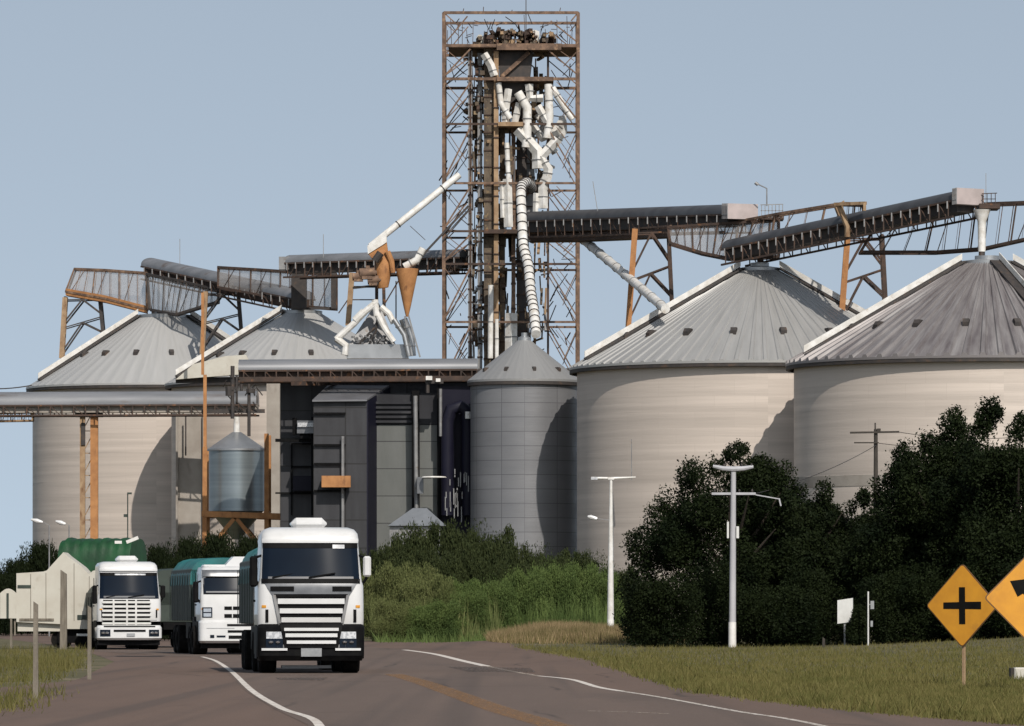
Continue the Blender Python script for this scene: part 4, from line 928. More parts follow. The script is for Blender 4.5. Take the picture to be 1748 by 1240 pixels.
def tarp_body(root, y0, y1, w, zb, zs, zt, tarp, side, seed=1):
    rg = random.Random(seed); ny = 26; na = 12; V = []
    for j in range(ny + 1):
        y = y0 + (y1 - y0) * j / ny; wv = .05 * math.sin(j * 1.9) + rg.uniform(-.03, .03)
        for i in range(na + 1):
            u = -1 + 2 * i / na; a = math.pi * i / na
            x = -(w / 2 + .03) * math.copysign(abs(math.cos(a)) ** .55, math.cos(a))
            z = zs - .55 + (zt - zs + .55) * (math.sin(a) ** .6) + (wv if 2 < i < na - 2 else wv * .5)
            V.append((x, y, z))
    q = na + 1; m = MB(); m.add(V, [(j * q + i, j * q + i + 1, (j + 1) * q + i + 1, (j + 1) * q + i) for j in range(ny) for i in range(na)] + [tuple(range(q)), tuple(ny * q + k for k in reversed(range(q)))])
    tp = m.build('tarpaulin', tarp, root, local=True, smooth=50)
    m = MB(); rbox(m, (-w / 2, y0, zb), (w / 2, y1, zs), .03)
    for k in range(9):
        y = y0 + (y1 - y0) * k / 8
        for s in (-1, 1): m.box((s * w / 2 - .03, y - .05, zb), (s * (w / 2 + .05), y + .05, zs - .2))
    m.build('cargo_box', side, root, local=True)
    m = MB(); m.box((-.5, y0, .75), (.5, y1, zb)); m.box((-w / 2, y1 - .1, .5), (w / 2, y1, .75))
    for s in (-1, 1): m.box((s * .55, y0 + .5, .55), (s * 1.2, y0 + 2.2, zb - .05))
    m.build('chassis', 'truck_black', root, local=True)
def lorry(label, px, d, yaw, style, tarp, side, tl, zt, wd=1.0):
    g = P(px, HZ, d); root = thing('lorry', (g.x, d, 0), label, 'lorry', 'white lorries coming down the road', R_(yaw))
    W = 1.22
    if style == 'hump':
        cab = Cab([(.86, 1.17, .10, .16), (1.25, 1.19, .06, .16), (2.05, 1.19, .08, .16), (2.12, 1.17, .10, .16), (2.70, 1.13, .30, .16), (2.82, 1.13, .34, .18), (2.98, 1.08, .50, .22), (3.02, .95, .70, .25)], 2.1, .05)
    else:
        cab = Cab([(1.10, 1.24, .08, .2), (1.3, 1.25, .05, .22), (2.05, 1.24, .07, .24), (2.2, 1.20, .12, .22), (3.04, 1.14, .40, .20), (3.12, 1.15, .40, .22), (3.28, 1.13, .47, .26), (3.38, 1.06, .60, .3), (3.43, .92, .80, .3)], 2.35)
    white = 'truck_white'
    shell = cab.shell().build('cab', white, root, local=True, smooth=40)
    def add(name, mat, fn, parent=shell, **k):
        m = MB(); fn(m); return m.build(name, mat, parent, local=True, **k)
    if style != 'hump':
        z0, z1 = (2.20, 3.04) if style == 'chrome' else (1.99, 2.98)
        add('windscreen', 'glass_dark', lambda m: cab.panel(m, z0, z1, lambda z: -1.155 + .05 * (z - 2), lambda z: 1.155 - .05 * (z - 2), .018, 26, 8))
        add('screen_band', 'truck_black', lambda m: cab.panel(m, z1 - .10, z1 + .02, -1.115, 1.115, .03, 24, 2))
        add('wiper', 'truck_black', lambda m: [m.bar((x, cab.fy(x, z0 + .06) - .05, z0 + .05), (x + .62, cab.fy(x, z0 + .16) - .05, z0 + .15), .03) for x in (-.9, -.05)])
        add('roof_unit', white, lambda m: rbox(m, (-.42, .85, 3.38), (.42, 1.75, 3.66), .12))
        add('roof_unit_base', 'truck_black', lambda m: m.box((-.43, .84, 3.37), (.43, 1.76, 3.425)))
        add('sun_visor', white, lambda m: cab.panel(m, 3.06, 3.16, -1.13, 1.13, .06, 18, 2, .02))
    if style == 'chrome':
        add('screen_sticker', 'light_lens', lambda m: cab.panel(m, 2.93, 3.02, .52, .80, .036, 4, 1))
        add('nose_panel', 'silver_panel', lambda m: cab.panel(m, 1.83, 2.19, lambda z: -1.13 + .62 * (2.19 - z), lambda z: 1.13 - .62 * (2.19 - z), .025, 22, 4))
        add('nose_slot', 'truck_black', lambda m: (cab.panel(m, 1.93, 2.04, -.95, -.40, .05, 6, 2), cab.panel(m, 1.93, 2.04, .50, .95, .05, 6, 2), cab.panel(m, 1.79, 1.86, -.86, .86, .05, 8, 2)))
        add('nose_trim', 'truck_black', lambda m: cab.panel(m, 2.11, 2.22, -1.155, 1.155, .03, 24, 2))
        add('grille', 'truck_black', lambda m: cab.panel(m, .62, 1.82, lambda z: -.87 + .20 * (1.82 - z), lambda z: .87 - .20 * (1.82 - z), .03, 14, 8, .1))
        for s_ in (-1, 1): add('grille_frame', 'steel_grey', lambda m: cab.panel(m, 1.1, 1.84, (lambda z, s=s_: s * (.86 - .20 * (1.82 - z)) - .035), (lambda z, s=s_: s * (.86 - .20 * (1.82 - z)) + .035), .055, 2, 8, .1))
        cab_hi = cab
        for k, z in enumerate((1.63, 1.41, 1.20)):
            hh = (.125, .115, .115, .07, .085, .075)[k]; a = .82 - .20 * (1.82 - z)
            add('grille_slat', 'truck_white', lambda m: cab.panel(m, z, z + hh, -a, a, .075, 14, 2, -.02))
        for s in (-1, 1):
            add('corner_vent', 'truck_black', lambda m: cab.panel(m, 1.20, 1.50, s * 1.03 - .035, s * 1.03 + .035, .02, 3, 3))
        bc = Cab([(.30, 1.20, .02, .2), (.42, 1.25, -.06, .2), (1.08, 1.26, -.04, .22), (1.16, 1.22, .04, .22)], 1.2)
        bump = bc.shell().build('bumper', 'truck_black', root, local=True)
        bp = dict(parent=bump)
        add('grille_shade', 'truck_black', lambda m: bc.panel(m, .60, 1.18, lambda z: -.87 + .20 * (1.82 - z), lambda z: .87 - .20 * (1.82 - z), .04, 12, 5), **bp)  # black grille carried down over the bumper
        for k, z in enumerate((1.0, .855, .70)):
            hh = (.07, .085, .075)[k]; a = .80 - .20 * (1.82 - z)
            add('grille_slat', 'truck_white', lambda m: bc.panel(m, z, z + hh, -a, a, .085, 14, 2, -.03), **bp)
        for s in (-1, 1):
            add('headlight', 'glass_dark', lambda m: bc.panel(m, .60, .82, s * .86 - .20, s * .86 + .20, .02, 6, 3), **bp)
            add('headlight', 'light_lens', lambda m: bc.panel(m, .82, .98, s * .86 - .19, s * .86 + .19, .025, 6, 3), **bp)
            add('lamp_ring', 'chrome', lambda m: [m.lathe((s * .78 + o, bc.fy(s * .78 + o, .70) - .03, .70), [(.02, 0), (.055, .02), (.06, .05), (.02, .07)], 12) for o in (0, .16 * s)], **bp)
            add('bumper_strip', 'truck_white', lambda m: bc.panel(m, .54, .595, s * .86 - .30, s * .86 + .30, .045, 6, 2), **bp)
        add('licence_plate', 'plate_grey', lambda m: bc.panel(m, .40, .60, -.24, .24, .03, 4, 2), **bp)
        add('lower_grille', 'steel_grey', lambda m: bc.panel(m, .605, .68, -.80, .80, .02, 8, 1), **bp)
        add('step', 'plate_grey', lambda m: m.box((-.66, .5, .12), (.50, .9, .19)), **bp)  # grey bar added to imitate lit ground under the cab
        wheels = [(-.98, 1.15, .42), (.98, 1.15, .42)]
    elif style == 'slotted':
        add('screen_sticker', 'light_lens', lambda m: cab.panel(m, 2.90, 2.96, -.55, .65, .04, 6, 1))
        add('grille', 'truck_black', lambda m: cab.panel(m, .95, 1.94, lambda z: -1.02, lambda z: .80, .02, 14, 6, .1))
        for k in range(6):
            z = .98 + k * .165
            add('grille_slat', 'truck_white_dull', lambda m: cab.panel(m, z, z + .085, -1.06, .84, .06, 14, 2, -.01))
        add('grille_bar', 'truck_white_dull', lambda m: [cab.panel(m, .95, 1.94, x - .035, x + .035, .065, 2, 6, -.01) for x in (-.62, -.1, .25)])
        for s in (-1, 1): add('corner_vent', 'truck_black', lambda m: cab.panel(m, 1.25, 1.55, s * 1.06 - .03, s * 1.06 + .03, .02, 3, 3))
        bc = Cab([(.38, 1.22, .0, .2), (.46, 1.27, -.08, .2), (.86, 1.27, -.06, .22), (.95, 1.22, .04, .22)], 1.0)
        bump = bc.shell().build('bumper', 'truck_white', root, local=True); bp = dict(parent=bump)
        for s in (-1, 1):
            add('headlight', 'glass_dark', lambda m: bc.panel(m, .52, .78, s * .95 - .20, s * .95 + .20, .02, 6, 3), **bp)
            add('lamp_ring', 'chrome', lambda m: [m.lathe((s * .88 + o, bc.fy(s * .88 + o, .62) - .03, .60), [(.02, 0), (.075, .03), (.08, .08), (.02, .11)], 12) for o in (0, .15 * s)], **bp)
        add('bumper_slot', 'truck_black', lambda m: (bc.panel(m, .70, .78, -.62, .62, .02, 8, 2), bc.panel(m, .885, .93, -1.0, 1.0, .03, 8, 1)), **bp)
        add('licence_plate', 'plate_grey', lambda m: bc.panel(m, .52, .64, -.12, .20, .03, 4, 2), **bp)
        add('valance', 'truck_black', lambda m: m.box((-1.2, .15, .18), (1.2, .6, .40)), **bp)
        wheels = [(-1.0, 1.1, .42), (1.0, 1.1, .42)]
    else:
        add('windscreen', 'glass_dark', lambda m: cab.panel(m, 2.10, 2.62, lambda z: -1.06, lambda z: 1.06, .018, 16, 6))
        add('screen_frame', 'truck_black', lambda m: cab.panel(m, 2.06, 2.66, -1.09, 1.09, .008, 16, 6))
        add('sun_visor', 'silver_panel', lambda m: cab.panel(m, 2.68, 2.90, -1.10, 1.10, .10, 16, 3, .02))
        add('wind_deflector', white, lambda m: m.prism([(-.32, .75, 3.0), (1.06, .75, 3.0), (.68, 1.25, 3.36), (.08, 1.25, 3.36)], (0, .8, 0)))
        add('roof_edge', white, lambda m: rbox(m, (-1.05, .6, 2.96), (-.25, 1.3, 3.08), .05))
        for k, (z, hh) in enumerate(((1.53, .12), (1.26, .13))):
            add('air_slot', 'truck_black', lambda m: cab.panel(m, z, z + hh, -.38, .98, .012, 10, 2))
            add('slot_bar', 'truck_white', lambda m: [cab.panel(m, z, z + hh, x, x + .03, .02, 1, 2, .0) for x in (-.12, .2, .45, .70)])
        for s in (-1, 1): add('headlight', 'glass_dark', lambda m: cab.panel(m, 1.27, 1.62, s * .96 - .17, s * .96 + .17, .02, 5, 3))
        for s in (-1, 1): add('headlight_lens', 'chrome', lambda m: (cab.panel(m, 1.30, 1.42, s * .96 - .13, s * .96 + .13, .03, 4, 2), cab.panel(m, 1.46, 1.58, s * .96 - .13, s * .96 + .13, .03, 4, 2)))
        bc = Cab([(.40, 1.18, .0, .18), (.48, 1.24, -.10, .18), (1.10, 1.24, -.06, .2), (1.18, 1.18, .04, .2)], 1.0)
        bump = bc.shell().build('bumper', 'truck_white', root, local=True); bp = dict(parent=bump)
        add('bumper_slot', 'truck_black', lambda m: (bc.panel(m, .98, 1.05, -.30, .95, .02, 8, 2), bc.panel(m, .76, .84, -.28, .92, .02, 8, 2), bc.panel(m, .55, .66, -.25, .95, .02, 8, 2)), **bp)
        add('fog_light', 'glass_dark', lambda m: (bc.panel(m, .58, .68, -.88, -.74, .02, 3, 2), bc.panel(m, .60, .66, -.66, -.36, .02, 3, 2)), **bp)
        add('bumper_seam', 'plate_grey', lambda m: bc.panel(m, .90, .915, -1.0, -.05, .012, 4, 1), **bp)
        add('valance', 'truck_black', lambda m: m.box((-1.15, .2, .22), (1.15, .6, .42)), **bp)
        wheels = [(-1.12, 1.1, .5), (1.12, 1.1, .5)]
    for x, y, ww in wheels: wheel(root, x, y, .5, ww)
    for s in (-1, 1):
        add('door_seam', 'truck_black', lambda m: m.box((s * (cab.lv(1.7)[0] + .004), 1.78, 1.2), (s * (cab.lv(1.7)[0] - .02), 1.80, 2.8)))
        add('door_handle', 'truck_black', lambda m: m.box((s * (cab.lv(1.6)[0] + .03), 1.50, 1.68), (s * (cab.lv(1.6)[0] - .01), 1.70, 1.73)))
        add('marker_light', 'sign_yellow', lambda m: cab.panel(m, 1.54, 1.60, s * 1.10 - .05, s * 1.10 + .05, .015, 3, 1))
    if style != 'hump': add('corner_seam', 'plate_grey', lambda m: [cab.panel(m, 1.14, 1.16, -1.22, 1.22, .006, 16, 1)])
    add('dash_top', 'gallery_dark', lambda m: cab.panel(m, (2.22 if style == 'chrome' else 2.01 if style == 'slotted' else 2.12), (2.27 if style == 'chrome' else 2.09 if style == 'slotted' else 2.17), -1.0, 1.0, .022, 14, 2))
    for s in (-1, 1):
        w_ = cab.lv(2.4)[0]
        add('side_window', 'glass_dark', lambda m: m.prism([(s * (w_ + .012), .62, 2.10), (s * (w_ + .012), 1.7, 2.10), (s * (w_ - .04), 1.7, 2.85), (s * (w_ - .04), .78, 2.85)], (-s * .02, 0, 0)))
        add('door_step', 'truck_black', lambda m: (m.box((s * 1.14, .35, .35), (s * 1.26, 1.5, 1.12)),), parent=root)
        add('exhaust_guard', 'truck_black', lambda m: m.box((s * 1.02, 1.62, .45), (s * 1.24, 2.3, 1.3)), parent=root)
        add('wheel_arch', 'truck_black', lambda m: m.box((s * .72, .45, .86), (s * 1.255, 1.75, 1.14)), parent=root)
        zt_ = 2.75 if style == 'chrome' else 2.5
        mr = add('mirror', 'truck_black' if s < 0 or style != 'chrome' else 'truck_white', lambda m: rbox(m, (s * 1.33 - .09, .22, zt_ - (.72 if s < 0 else .48)), (s * 1.33 + .09, .42, zt_), .04), parent=root)
        add('mirror_arm', 'truck_black', lambda m: (m.bar((s * 1.1, .5, zt_ + .03), (s * 1.33, .32, zt_ - .05), .05), m.bar((s * 1.15, .45, zt_ - .75), (s * 1.33, .32, zt_ - .5), .05)), parent=mr)
    tarp_body(root, 2.75, 2.75 + tl, 2.5, 1.15, zt - .35, zt, tarp, side, seed=int(px))
    for y in (2.75 + tl * .72, 2.75 + tl * .88, 3.6):
        for s in (-1, 1): wheel(root, s * .95, y, .5, .55)
    m = MB(); m.box((-.45, 1.0, .5), (.45, 3.2, .95)); m.build('chassis_rail', 'truck_black', root, local=True)
    return root
lorry('foremost white lorry with six-bar grille and dark windscreen, at the road edge line', 531, 133, 5.0, 'chrome', 'teal_tarp', 'dark_green_paint', 8.0, 3.05)
lorry('white lorry with pointed roof deflector and teal tarpaulin, half behind the foremost lorry', 402, 194, 9.0, 'hump', 'teal_tarp', 'dark_green_paint', 7.0, 3.3)
lorry('rearmost white lorry with slotted grille and roof box, beside the pale gabled wagon', 221, 221, 9.0, 'slotted', 'dark_green_paint', 'dark_green_paint', 7.5, 2.6)
# dark trailer between the rear lorries, green covered load behind
def trailer(label, px, d, yaw, w, l, zs, zt, tarp, side):
    g = P(px, HZ, d); root = thing('trailer', (g.x, d, 0), label, 'trailer', None, R_(yaw))
    tarp_body(root, 0, l, w, 1.05, zs, zt, tarp, side, seed=int(px))
    for y in (1.2, l - 2.4, l - 1.2):
        for s in (-1, 1): wheel(root, s * (w / 2 - .3), y, .5, .5)
    return root
trailer('dark green covered trailer in the gap between the two rear lorries', 300, 233, 10, 2.3, 8, 2.3, 3.2, 'dark_green_paint', 'dark_green_paint')
trailer('high load under a bright green tarpaulin behind the rearmost lorry', 236, 252, 78, 2.8, 3.3, 3.6, 4.72, 'green_tarp', 'green_tarp')
b = MB(); b.bar(P(196, 926, 240), P(208, 926, 240), .12); b.bar(P(216, 926, 240), P(236, 918, 240), .14)
tag(b.build('pale_batten', 'white_paint'), 'pale battens lying along the top of the green tarpaulin', 'batten')
# pale gabled wagon
d = 226; r = thing('gabled_wagon', (P(105, HZ, d).x, d, 0), 'pale beige wagon body with a pointed gable top, left of the rearmost lorry', 'wagon')
pts = [(28, 1062), (28, 979), (74, 976), (80, 974), (108, 943), (116, 950), (140, 968), (152, 981), (158, 975), (168, 972), (182, 973), (182, 1074), (110, 1074), (110, 1066)]
b = MB(); b.prism([P(x, y, d) for x, y in pts], (0, 2.4, 0)); b.build('body', 'beige_panel', r, smooth=0)
b = MB(); b.box(P(30, 1004, d - .03), P(53, 999, d)); b.box(P(132, 1058, d - .03), P(150, 1050, d)); b.box(P(157, 1058, d - .03), P(186, 1050, d)); b.build('marker_strip', 'dark_green_paint', r)
b = MB(); b.box(P(33, 1060, d - .04), P(92, 1056, d)); b.build('rub_rail', 'wood_post', r)
b = MB()
for x, y0 in ((52, 980), (78, 978), (126, 962), (152, 984)): b.box(P(x, 1060, d - .012), P(x + .9, y0, d - .001))
b.build_each('seam_strip', 'wood_post', r)
b = MB(); b.box(P(30, 1078, d + .2), P(110, 1062, d + 1.8)); b.build('sill_panel', 'beige_panel', r)
for x, y in ((101, 0.4), (101, 1.9), (140, .4), (150, 1.9)):
    q = P(x, HZ, d); m = MB()
    m.prism([(q.x + .36 * math.cos(2 * math.pi * k / 20), d + y, .37 + .36 * math.sin(2 * math.pi * k / 20)) for k in range(20)], (0, .3, 0)); m.build('wheel', 'tyre', r)
b = MB(); b.box(P(131, 1086, d - .1), P(151, 1082, d + .1)); b.build('bumper_bar', 'truck_white', r)
b = MB(); b.box(P(98, 1098, d + .3), P(160, 1073, d + 2.2)); b.build('underframe', 'truck_black', r)
# wooden posts and low pale fence at the left
def post(x0, x1, yt, yb, d, label, mat='wood_post', zg=0):
    a, c_ = P(x0, yt, d), P(x1, yt, d); b = MB(); w_ = c_.x - a.x
    b.prism([(a.x, d, zg - .2), (c_.x, d, zg - .2), (c_.x - w_ * .05, d, a.z - w_ * .6), (a.x + w_ * .1, d, a.z)], (0, w_ * .9, 0))
    return tag(b.build('wooden_post', mat, loc=((a.x + c_.x) / 2, d, zg)), label, 'post', 'weathered posts on the left verge')
post(56, 65, 1027, 1196, 92, 'tall weathered post in the left verge, nearest to the camera')
post(149, 156, 1034, 1160, 121, 'thin weathered post in front of the pale wagon, by the lorry tyre')
post(102, 114, 973, 1106, 222, 'broad grey-brown post rising in front of the wagon gable')
post(17, 21, 1055, 1108, 226, 'stubby thin post below the low pale fence')
d = 240; r = thing('low_fence', (P(10, HZ, d).x, d, 0), 'low pale fence panel with rounded tops at the left edge', 'fence')
def arch(x0, x1, yt, ys, yb): return [P(x0, yb, d)] + [P(x0 + (x1 - x0) * k / 10, ys - (ys - yt) * math.sin(math.pi * k / 10), d) for k in range(11)] + [P(x1, yb, d)]
for x0, x1 in ((-52, -26), (-25, -1), (0, 28)):
    b = MB(); b.prism(arch(x0, x1, 1005, 1013, 1056), (0, .12, 0)); b.build('board', 'beige_panel', r)
b = MB(); b.box(P(11, 1056, d - .02), P(15, 1013, d)); b.build('slot', 'dark_green_paint', r)
b = MB()
for x in (-48, -12, 24): b.box(P(x, 1085, d + .14), P(x + 3, 1020, d + .24))
b.build('stake', 'wood_post', r)
# ------------------------------------------------------------------ posts, lamps, signs
def ground_at(x, y): return gz(x, y)
d = 286; g = P(1042, HZ, d); r = thing('street_lamp', (g.x, d, gz(g.x, d)), 'tall white street lamp mast with a double arm, left of the big tree', 'street lamp')
b = MB(); b.tube((g.x, d, gz(g.x, d) - .2), P(1043, 818, d), .19, .07, 12); b.build('mast', 'white_paint', r)
b = MB(); b.path([P(1009, 816, d), P(1042, 817, d), P(1085, 815, d)], [.05, .07, .035], 8); b.box(P(1038, 819, d - .1), P(1048, 815, d + .1)); b.build('arm', 'white_paint', r)
b = MB(); b.box(P(1009, 819, d - .12), P(1020, 815, d + .12)); b.build('lamp_head', 'light_lens', r)
q = thing('street_lamp', tuple(G(1075, 1090)), 'small white lamp head on a thin arm, left of the white double-armed mast', 'street lamp')
q.location = (P(1030, HZ, 300).x, 300, 0); q['_w'] = tuple(q.location)
b = MB(); b.tube((P(1046, HZ, 300).x, 300, 0), P(1046, 890, 300), .06, .04, 8); b.bar(P(1046, 889, 300), P(1016, 885, 300), .035); b.build('mast', 'steel_grey', q)
b = MB(); b.path([P(1003, 882, 300), P(1008, 883, 300), P(1019, 886, 300)], [.05, .12, .09], 8); b.build('lamp_head', 'truck_white', q)
for x0, x1, y0, y1, xm, lab in ((53, 73, 887, 892, 84, 'white oval lamp head by the left edge of the far left silo'), (95, 112, 890, 895, 118, 'white lamp head between the oval lamp and the rusty columns')):
    q = thing('street_lamp', (P(xm, HZ, 350).x, 350, 0), lab, 'street lamp')
    b = MB(); b.tube((P(xm, HZ, 350).x, 350, 0), P(xm, 897, 350), .05, .04, 8); b.bar(P(xm, 897, 350), P(x1 - 1, (y0 + y1) / 2 + 1, 350), .03); b.build('mast', 'steel_grey', q)
    b = MB(); b.path([P(x0, y0, 350), P((x0 + x1) / 2, (y0 + y1) / 2, 350), P(x1, y1, 350)], [.06, .15, .08], 10); b.build('lamp_head', 'truck_white', q)
q = thing('thin_pole', (P(218, HZ, 340).x, 340, 0), 'thin pole with small dark fittings before the cream wall of the far left silo', 'pole')
b = MB(); b.tube((P(218, HZ, 340).x, 340, 0), P(218, 842, 340), .035, n=6); b.build('pole', 'dark_green_paint', q)
b = MB(); b.box(P(217, 844, 339.9), P(225, 841, 340.1)); b.box(P(211, 883, 339.9), P(217, 878, 340.1)); b.build('fitting', 'dark_green_paint', q)
# concrete utility pole
d = 236; g = P(1250, HZ, d); z = gz(g.x, d); r = thing('utility_pole', (g.x, d, z), 'pale concrete utility pole with two crossarms in front of the bushy tree', 'utility pole')
b = MB(); b.tube((g.x, d, z - .2), P(1252, 806, d), .155, .105, 14); b.build('pole', 'pole_concrete', r)
b = MB(); b.tube((g.x, d, z - .1), (g.x, d, z + 1.05), .168, .163, 14); b.build('painted_foot', 'white_paint', r)
b = MB(); b.path([P(1217, 796, d), P(1234, 800, d), P(1252, 801, d), P(1270, 800, d), P(1286, 797, d)], [.07, .10, .11, .10, .07], 8); b.build('crossarm', 'pole_concrete', r)
b = MB(); b.bar(P(1215, 843, d), P(1290, 843, d), .09, .10); b.bar(P(1290, 845, d), P(1330, 852, d), .045); b.bar(P(1330, 851, d), P(1333, 864, d), .06); b.build('crossarm', 'pole_concrete', r)
b = MB(); b.box(P(1241, 919, d - .1), P(1244, 891, d + .1)); b.box(P(1257, 919, d - .15), P(1261, 899, d + .15)); b.build('control_box', 'truck_white_dull', r)
b = MB()
for x in (1220, 1238, 1266, 1283): b.lathe(P(x, 798, d) + Vector((0, 0, .04)), [(.03, 0), (.05, .05), (.03, .12)], 8)
for x in (1220, 1240, 1262, 1284): b.lathe(P(x, 842, d) + Vector((0, 0, .04)), [(.03, 0), (.05, .05), (.03, .12)], 8)
b.build('insulator', 'steel_black', r)
# dark wooden pole
d = 300; g = P(1495, HZ, d); r = thing('utility_pole', (g.x, d, 0), 'dark wooden utility pole against the right cream silo', 'utility pole')
b = MB(); b.tube((g.x, d, -.2), P(1495, 733, d), .17, .10, 12); b.tube(P(1494, 735, d), P(1494, 722, d), .04, n=6); b.build('pole', 'dark_wood', r)
b = MB(); b.bar(P(1451, 739, d - .15), P(1535, 737.5, d - .15), .10); b.box(P(1497, 737, d - .2), P(1503, 732, d)); b.build('crossarm', 'dark_wood', r)
b = MB(); b.bar(P(1458, 756, d - .15), P(1500, 756, d - .15), .07); b.build('crossarm', 'dark_wood', r)
def wire(pts, label, rad=.018):
    W = []
    for (a, da), (c_, dc) in zip(pts, pts[1:]):
        p, q = P(a[0], a[1], da), P(c_[0], c_[1], dc); n = 10
        for k in range(n): u = k / n; v = p.lerp(q, u); v.z -= .25 * 4 * u * (1 - u); W.append(v)
    W.append(P(pts[-1][0][0], pts[-1][0][1], pts[-1][1]))
    tag(MB().path(W, rad, 5).build('wire', 'steel_black'), label, 'wire')
wire([((1535, 738), 300), ((1760, 744), 300)], 'wire running right from the top crossarm of the dark wooden pole')
wire([((1500, 757), 300), ((1760, 758), 300)], 'wire running right from the lower crossarm of the dark wooden pole')
wire([((1290, 843), 236), ((1496, 760), 300)], 'wire between the concrete pole and the dark wooden pole')
wire([((-60, 660), 480), ((54, 658), 486)], 'thin cable at the left edge above the long tube conveyor', .05)
# warning signs
def sign(px, py, d, half, yaw, label, mark, pole_w=.05, asym=1.0):
    c = P(px, py, d); z = gz(c.x, d); r = thing('road_sign', (c.x, d, z), label, 'road sign', None, R_(yaw)); h = c.z - z
    def diamond(m, hw, y, t, rc=.07):
        pts = []
        for k in range(4):
            a = math.pi / 2 * k + math.pi / 2
            for e in range(5):
                an = a - math.pi / 4 + math.pi / 2 * e / 4
                cx_, cz_ = (hw - rc * 1.414) * math.cos(a), (hw - rc * 1.414) * math.sin(a)
                pts.append((cx_ + rc * math.cos(an), y, h + cz_ + rc * math.sin(an)))
        m.prism(pts, (0, t, 0)); return m
    diamond(MB(), half, -.012, .024).build('sign_plate', 'sign_edge', r, local=True)
    diamond(MB(), half - .028, -.018, .007, .055).build('sign_face', 'sign_yellow', r, local=True)
    m = MB()
    for poly in mark: m.prism([(x, -.023, h + zz) for x, zz in poly], (0, .006, 0))
    m.build('sign_symbol', 'sign_black', r, local=True)
    m = MB(); m.bar((0, .05, -.3), (0, .05, h + half * .6), pole_w, pole_w); m.build('post', 'rust_tan', r, local=True)
    return r
H = .655
cross = [[(-.062, -.36), (.075, -.36), (.068, .355), (-.068, .355)], [(-.42, -.065), (-.069, -.067), (-.069, .068), (-.42, .060)], [(.0755, -.067), (.43, -.072), (.43, .075), (.069, .072)]]
sign(1643, 1034, 110, .82, -36, 'yellow diamond warning sign with a black cross, beside the partly hidden one', cross)
arrow = [[(-.38, .31), (.12, .37), (-.02, .20), (.36, -.22), (.24, -.36), (-.14, .08), (-.24, .02)]]
sign(1759, 1021, 104, .86, 4, 'yellow diamond sign with a black slanting arrow, cut off by the right edge', arrow)
# small items on the verge
d = 232; g = P(1482, HZ, d); z = gz(g.x, d); r = thing('marker_post', (g.x, d, z), 'thin white marker post with a small tag before the dark trees', 'marker post')
MB().tube((g.x, d, z - .1), P(1482, 1010, d), .035, n=8).build('post', 'truck_white_dull', r)
b = MB(); b.box(P(1486, 1040, d - .01), P(1492, 1026, d + .01)); b.box(P(1486, 1070, d - .01), P(1490, 1060, d + .01)); b.bar(P(1482, 1032, d), P(1488, 1032, d), .03); b.build('tag_plate', 'plate_grey', r)
d = 234; g = P(1442, HZ, d); z = gz(g.x, d); r = thing('notice_board', (g.x, d, z), 'white board standing half hidden in the leaves', 'board')
b = MB(); b.prism([P(1429.5, 1065, d), P(1456, 1062, d), P(1456, 1021, d), P(1429.5, 1025, d)], (0, .06, 0)); b.build('panel', 'truck_white_dull', r)
b = MB(); b.bar((g.x, d + .1, z - .1), P(1442, 1030, d + .1), .07); b.build('post', 'steel_grey', r)
d = 228; g = P(1406, HZ, d); z = gz(g.x, d); b = MB(); b.prism([(g.x - .06, d, z - .1), (g.x + .05, d, z - .1), (g.x + .06, d, z + .34), (g.x - .04, d, z + .42)], (0, .1, 0))
tag(b.build('stump_post', 'dark_wood'), 'short black stump post at the edge of the dark trees', 'post')
d = 118; g = P(1748, HZ, d); z = gz(g.x, d); r = thing('kerb_block', (g.x, d, z), 'pale concrete block in the grass under the cut-off sign', 'block')
b = MB(); rbox(b, (g.x - .20, d, z - .1), (g.x + .5, d + .5, z + .27), .03); b.build('block', 'beige_panel', r)
b = MB(); b.box((g.x - .27, d + .05, z - .1), (g.x - .202, d + .45, z + .26)); b.build('side_plate', 'dark_wood', r)

